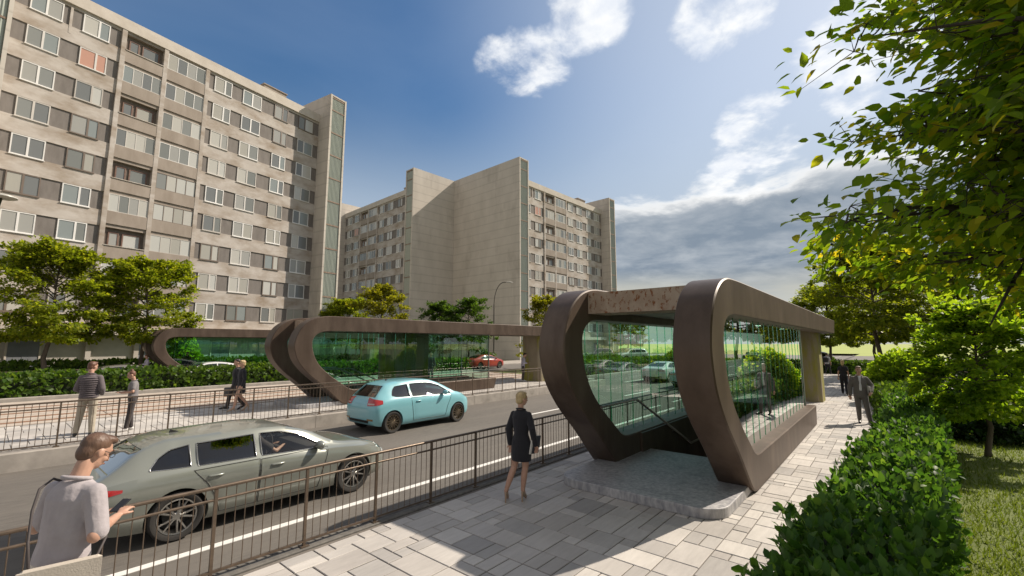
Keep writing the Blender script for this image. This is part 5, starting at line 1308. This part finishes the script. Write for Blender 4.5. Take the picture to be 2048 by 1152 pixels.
person('driver in a dark top behind the wheel of the sage estate car', (1.02 + 2.33 + .2, 8.70 + .36, -.2 - .37), 0, 1.70, legs=SIT, arms=DRV, lean=-.15, topm='c_charcoal', sleeve=.3, botm='c_charcoal', hairm='h_dark', vox=.014)
person('driver in a grey tee behind the wheel of the teal hatchback', (7.68 + 1.67 + .2, 12.72 + .36, -.2 - .37), 0, 1.66, legs=SIT, arms=DRV, lean=-.15, topm='c_greytee', sleeve=.3, botm='c_charcoal', hairm='h_brown', vox=.016)

# ------------------------------------------------------------------ light, sky, camera
SUN_AZ, SUN_EL = -24.5, 42.0
sun = bpy.data.lights.new('sun', 'SUN'); sun.energy = 4.2; sun.angle = rad(.55); sun.color = (1, .885, .745)
so = bpy.data.objects.new('sun', sun); COL.objects.link(so)
sd = Vector((math.cos(rad(SUN_AZ)) * math.cos(rad(SUN_EL)), math.sin(rad(SUN_AZ)) * math.cos(rad(SUN_EL)), math.sin(rad(SUN_EL))))
so.rotation_euler = sd.to_track_quat('Z', 'Y').to_euler(); so.location = (20, -20, 40)

w = bpy.data.worlds.new('World'); S.world = w; w.use_nodes = True
nt = w.node_tree; nt.nodes.clear(); L = nt.links
out = N(nt, 'ShaderNodeOutputWorld'); bg = N(nt, 'ShaderNodeBackground', Strength=.10)
sky = N(nt, 'ShaderNodeTexSky'); sky.sky_type = 'NISHITA'; sky.sun_disc = False
sky.sun_elevation = rad(SUN_EL); sky.sun_rotation = rad(90 - SUN_AZ); sky.air_density = 1.15; sky.dust_density = 1.2; sky.ozone_density = 2.2
tc = N(nt, 'ShaderNodeTexCoord')
def dotmask(az, el, lo, hi):
    d = Vector((math.cos(rad(az)) * math.cos(rad(el)), math.sin(rad(az)) * math.cos(rad(el)), math.sin(rad(el))))
    n = N(nt, 'ShaderNodeVectorMath', operation='DOT_PRODUCT'); L.new(tc.outputs['Generated'], n.inputs[0]); n.inputs[1].default_value = d
    r = N(nt, 'ShaderNodeMapRange', interpolation_type='SMOOTHSTEP'); r.inputs[1].default_value = math.cos(rad(lo)); r.inputs[2].default_value = math.cos(rad(hi)); L.new(n.outputs['Value'], r.inputs[0])
    return r.outputs[0]
def mth(op, a, b=None, clamp=False):
    n = N(nt, 'ShaderNodeMath', operation=op); n.use_clamp = clamp
    for i, q in enumerate((a, b)):
        if q is None: continue
        if isinstance(q, (int, float)): n.inputs[i].default_value = q
        else: L.new(q, n.inputs[i])
    return n.outputs[0]
# planar cloud layer coordinates
sep = N(nt, 'ShaderNodeSeparateXYZ'); L.new(tc.outputs['Generated'], sep.inputs[0])
zz = mth('MAXIMUM', sep.outputs[2], .02); zz = mth('ADD', zz, .12)
comb = N(nt, 'ShaderNodeCombineXYZ'); L.new(mth('DIVIDE', sep.outputs[0], zz), comb.inputs[0]); L.new(mth('DIVIDE', sep.outputs[1], zz), comb.inputs[1])
def noise(scale, off, det=9., rough=.58, dist=.25):
    mp = N(nt, 'ShaderNodeMapping'); mp.inputs['Location'].default_value = off; L.new(comb.outputs[0], mp.inputs[0])
    n = N(nt, 'ShaderNodeTexNoise', Scale=scale, Detail=det, Roughness=rough, Distortion=dist); L.new(mp.outputs[0], n.inputs[0]); return n.outputs[0]
def mixc(fac, a, b):
    n = N(nt, 'ShaderNodeMix', data_type='RGBA'); L.new(fac, n.inputs[0])
    for i, q in ((6, a), (7, b)):
        if isinstance(q, tuple): n.inputs[i].default_value = (*q, 1)
        else: L.new(q, n.inputs[i])
    return n.outputs[2]
# deeper blue away from the sun, milky towards it
hsv = N(nt, 'ShaderNodeHueSaturation', Saturation=1.38, Value=.68); L.new(sky.outputs[0], hsv.inputs['Color'])
col = hsv.outputs[0]
col = mixc(mth('MULTIPLY', dotmask(-12, 30, 56, 4), .55), col, (5.6, 6.1, 6.7))
# pale haze that thickens downwards
elv = mth('MULTIPLY', mth('ARCSINE', sep.outputs[2]), 180 / math.pi)
hzf = N(nt, 'ShaderNodeMapRange', interpolation_type='SMOOTHSTEP'); hzf.inputs[1].default_value = 32.; hzf.inputs[2].default_value = 10.; L.new(elv, hzf.inputs[0])
col = mixc(mth('MULTIPLY', hzf.outputs[0], .82), col, (3.5, 4.0, 4.55))
# unseen broken cloud added behind the viewer and overhead to brighten shaded walls
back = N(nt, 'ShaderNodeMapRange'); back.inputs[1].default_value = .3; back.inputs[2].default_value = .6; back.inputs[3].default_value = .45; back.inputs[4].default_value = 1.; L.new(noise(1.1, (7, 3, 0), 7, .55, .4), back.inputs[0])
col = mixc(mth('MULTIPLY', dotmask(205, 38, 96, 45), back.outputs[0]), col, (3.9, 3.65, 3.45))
# thin veil
veil = N(nt, 'ShaderNodeMapRange'); veil.inputs[1].default_value = .42; veil.inputs[2].default_value = .8; veil.inputs[3].default_value = 0; veil.inputs[4].default_value = .16
L.new(noise(.7, (3, 1, 0), 6, .5, .6), veil.inputs[0]); col = mixc(veil.outputs[0], col, (5.0, 5.7, 6.9))
# sunlit cumulus patches
n1 = noise(3.6, (1.7, 4.2, 0)); n2 = noise(9, (5.2, 2.2, 0), 8)
patch = None
for (a, e, r) in ((42, 33.2, 5.5), (38.2, 33.7, 6.5), (34.3, 34.9, 5.5), (31, 36.5, 5), (29.3, 38.9, 7.5), (12.5, 36.6, 8), (9.6, 22.8, 7), (13, 18.8, 6.5), (0, 28, 9)):
    q = dotmask(a, e, r, .3 * r); patch = q if patch is None else mth('MAXIMUM', patch, q)
d1 = mth('ADD', mth('MULTIPLY', n1, .75), mth('MULTIPLY', n2, .25))
d1 = mth('ADD', d1, mth('MULTIPLY', mth('SUBTRACT', patch, 1.0), .38))
cr_ = N(nt, 'ShaderNodeMapRange', interpolation_type='SMOOTHSTEP'); cr_.inputs[1].default_value = .40; cr_.inputs[2].default_value = .58; L.new(d1, cr_.inputs[0])
shade = N(nt, 'ShaderNodeMapRange'); shade.inputs[1].default_value = .35; shade.inputs[2].default_value = .7; L.new(n2, shade.inputs[0])
col = mixc(mth('MULTIPLY', cr_.outputs[0], .9), col, mixc(shade.outputs[0], (5.6, 6.0, 6.7), (7.6, 7.6, 7.5)))
# grey bank low on the right with a bright upper rim
n3 = noise(.85, (9.1, 2.0, 0), 9, .6, .4); n4 = noise(2.4, (2.0, 8.0, 0), 9, .6)
bt = N(nt, 'ShaderNodeMapRange'); bt.inputs[1].default_value = .4; bt.inputs[2].default_value = .66; L.new(n4, bt.inputs[0])
el = mth('MULTIPLY', mth('ARCSINE', sep.outputs[2]), 180 / math.pi)
az_m = mth('MAXIMUM', dotmask(14, 13, 24, 9), dotmask(-6, 14, 22, 6))
top = mth('ADD', 18.2, mth('ADD', mth('MULTIPLY', mth('SUBTRACT', n4, .5), 7.), mth('MULTIPLY', mth('SUBTRACT', n3, .5), 6.)))
below = N(nt, 'ShaderNodeMapRange', interpolation_type='SMOOTHSTEP'); below.inputs[1].default_value = -.4; below.inputs[2].default_value = 1.2; L.new(mth('SUBTRACT', top, el), below.inputs[0])
depth = N(nt, 'ShaderNodeMapRange', interpolation_type='SMOOTHSTEP'); depth.inputs[1].default_value = .3; depth.inputs[2].default_value = 2.6; L.new(mth('SUBTRACT', top, el), depth.inputs[0])
low = N(nt, 'ShaderNodeMapRange', interpolation_type='SMOOTHSTEP'); low.inputs[1].default_value = 3.0; low.inputs[2].default_value = 7.5; L.new(mth('ADD', el, mth('MULTIPLY', mth('SUBTRACT', n4, .5), 6.)), low.inputs[0])
bank = mth('MULTIPLY', mth('MULTIPLY', below.outputs[0], az_m), mth('ADD', mth('MULTIPLY', low.outputs[0], .75), .22))
col = mixc(mth('MULTIPLY', bank, .96), col, mixc(depth.outputs[0], (7.4, 7.35, 7.2), mixc(bt.outputs[0], (1.55, 1.95, 2.45), (3.0, 3.3, 3.65))))
# pale warm band near the horizon
hor = N(nt, 'ShaderNodeMapRange', interpolation_type='SMOOTHSTEP'); hor.inputs[1].default_value = 9.5; hor.inputs[2].default_value = 5.5; L.new(el, hor.inputs[0])
hz_ = N(nt, 'ShaderNodeMapRange'); hz_.inputs[1].default_value = .35; hz_.inputs[2].default_value = .65; hz_.inputs[3].default_value = .45; hz_.inputs[4].default_value = .95; L.new(n3, hz_.inputs[0])
col = mixc(mth('MULTIPLY', mth('MULTIPLY', hor.outputs[0], dotmask(15, 4, 45, 15)), hz_.outputs[0]), col, (4.4, 4.25, 3.55))
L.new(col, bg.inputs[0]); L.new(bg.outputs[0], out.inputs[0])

cam = bpy.data.cameras.new('camera'); co = bpy.data.objects.new('camera', cam); COL.objects.link(co)
cam.sensor_width = 36; cam.lens = 36 * 890 / 2048; cam.clip_end = 6000; cam.clip_start = .05
co.location = (0, 0, 2.53); co.rotation_euler = (rad(90 + 7.11), 0, rad(40.0156 - 90))
S.camera = co
S.view_settings.view_transform = 'Standard'; S.view_settings.look = 'None'; S.view_settings.exposure = 0.52; S.view_settings.gamma = 1
S.render.engine = 'CYCLES'; S.cycles.max_bounces = 8; S.cycles.transparent_max_bounces = 24; S.cycles.use_denoising = True
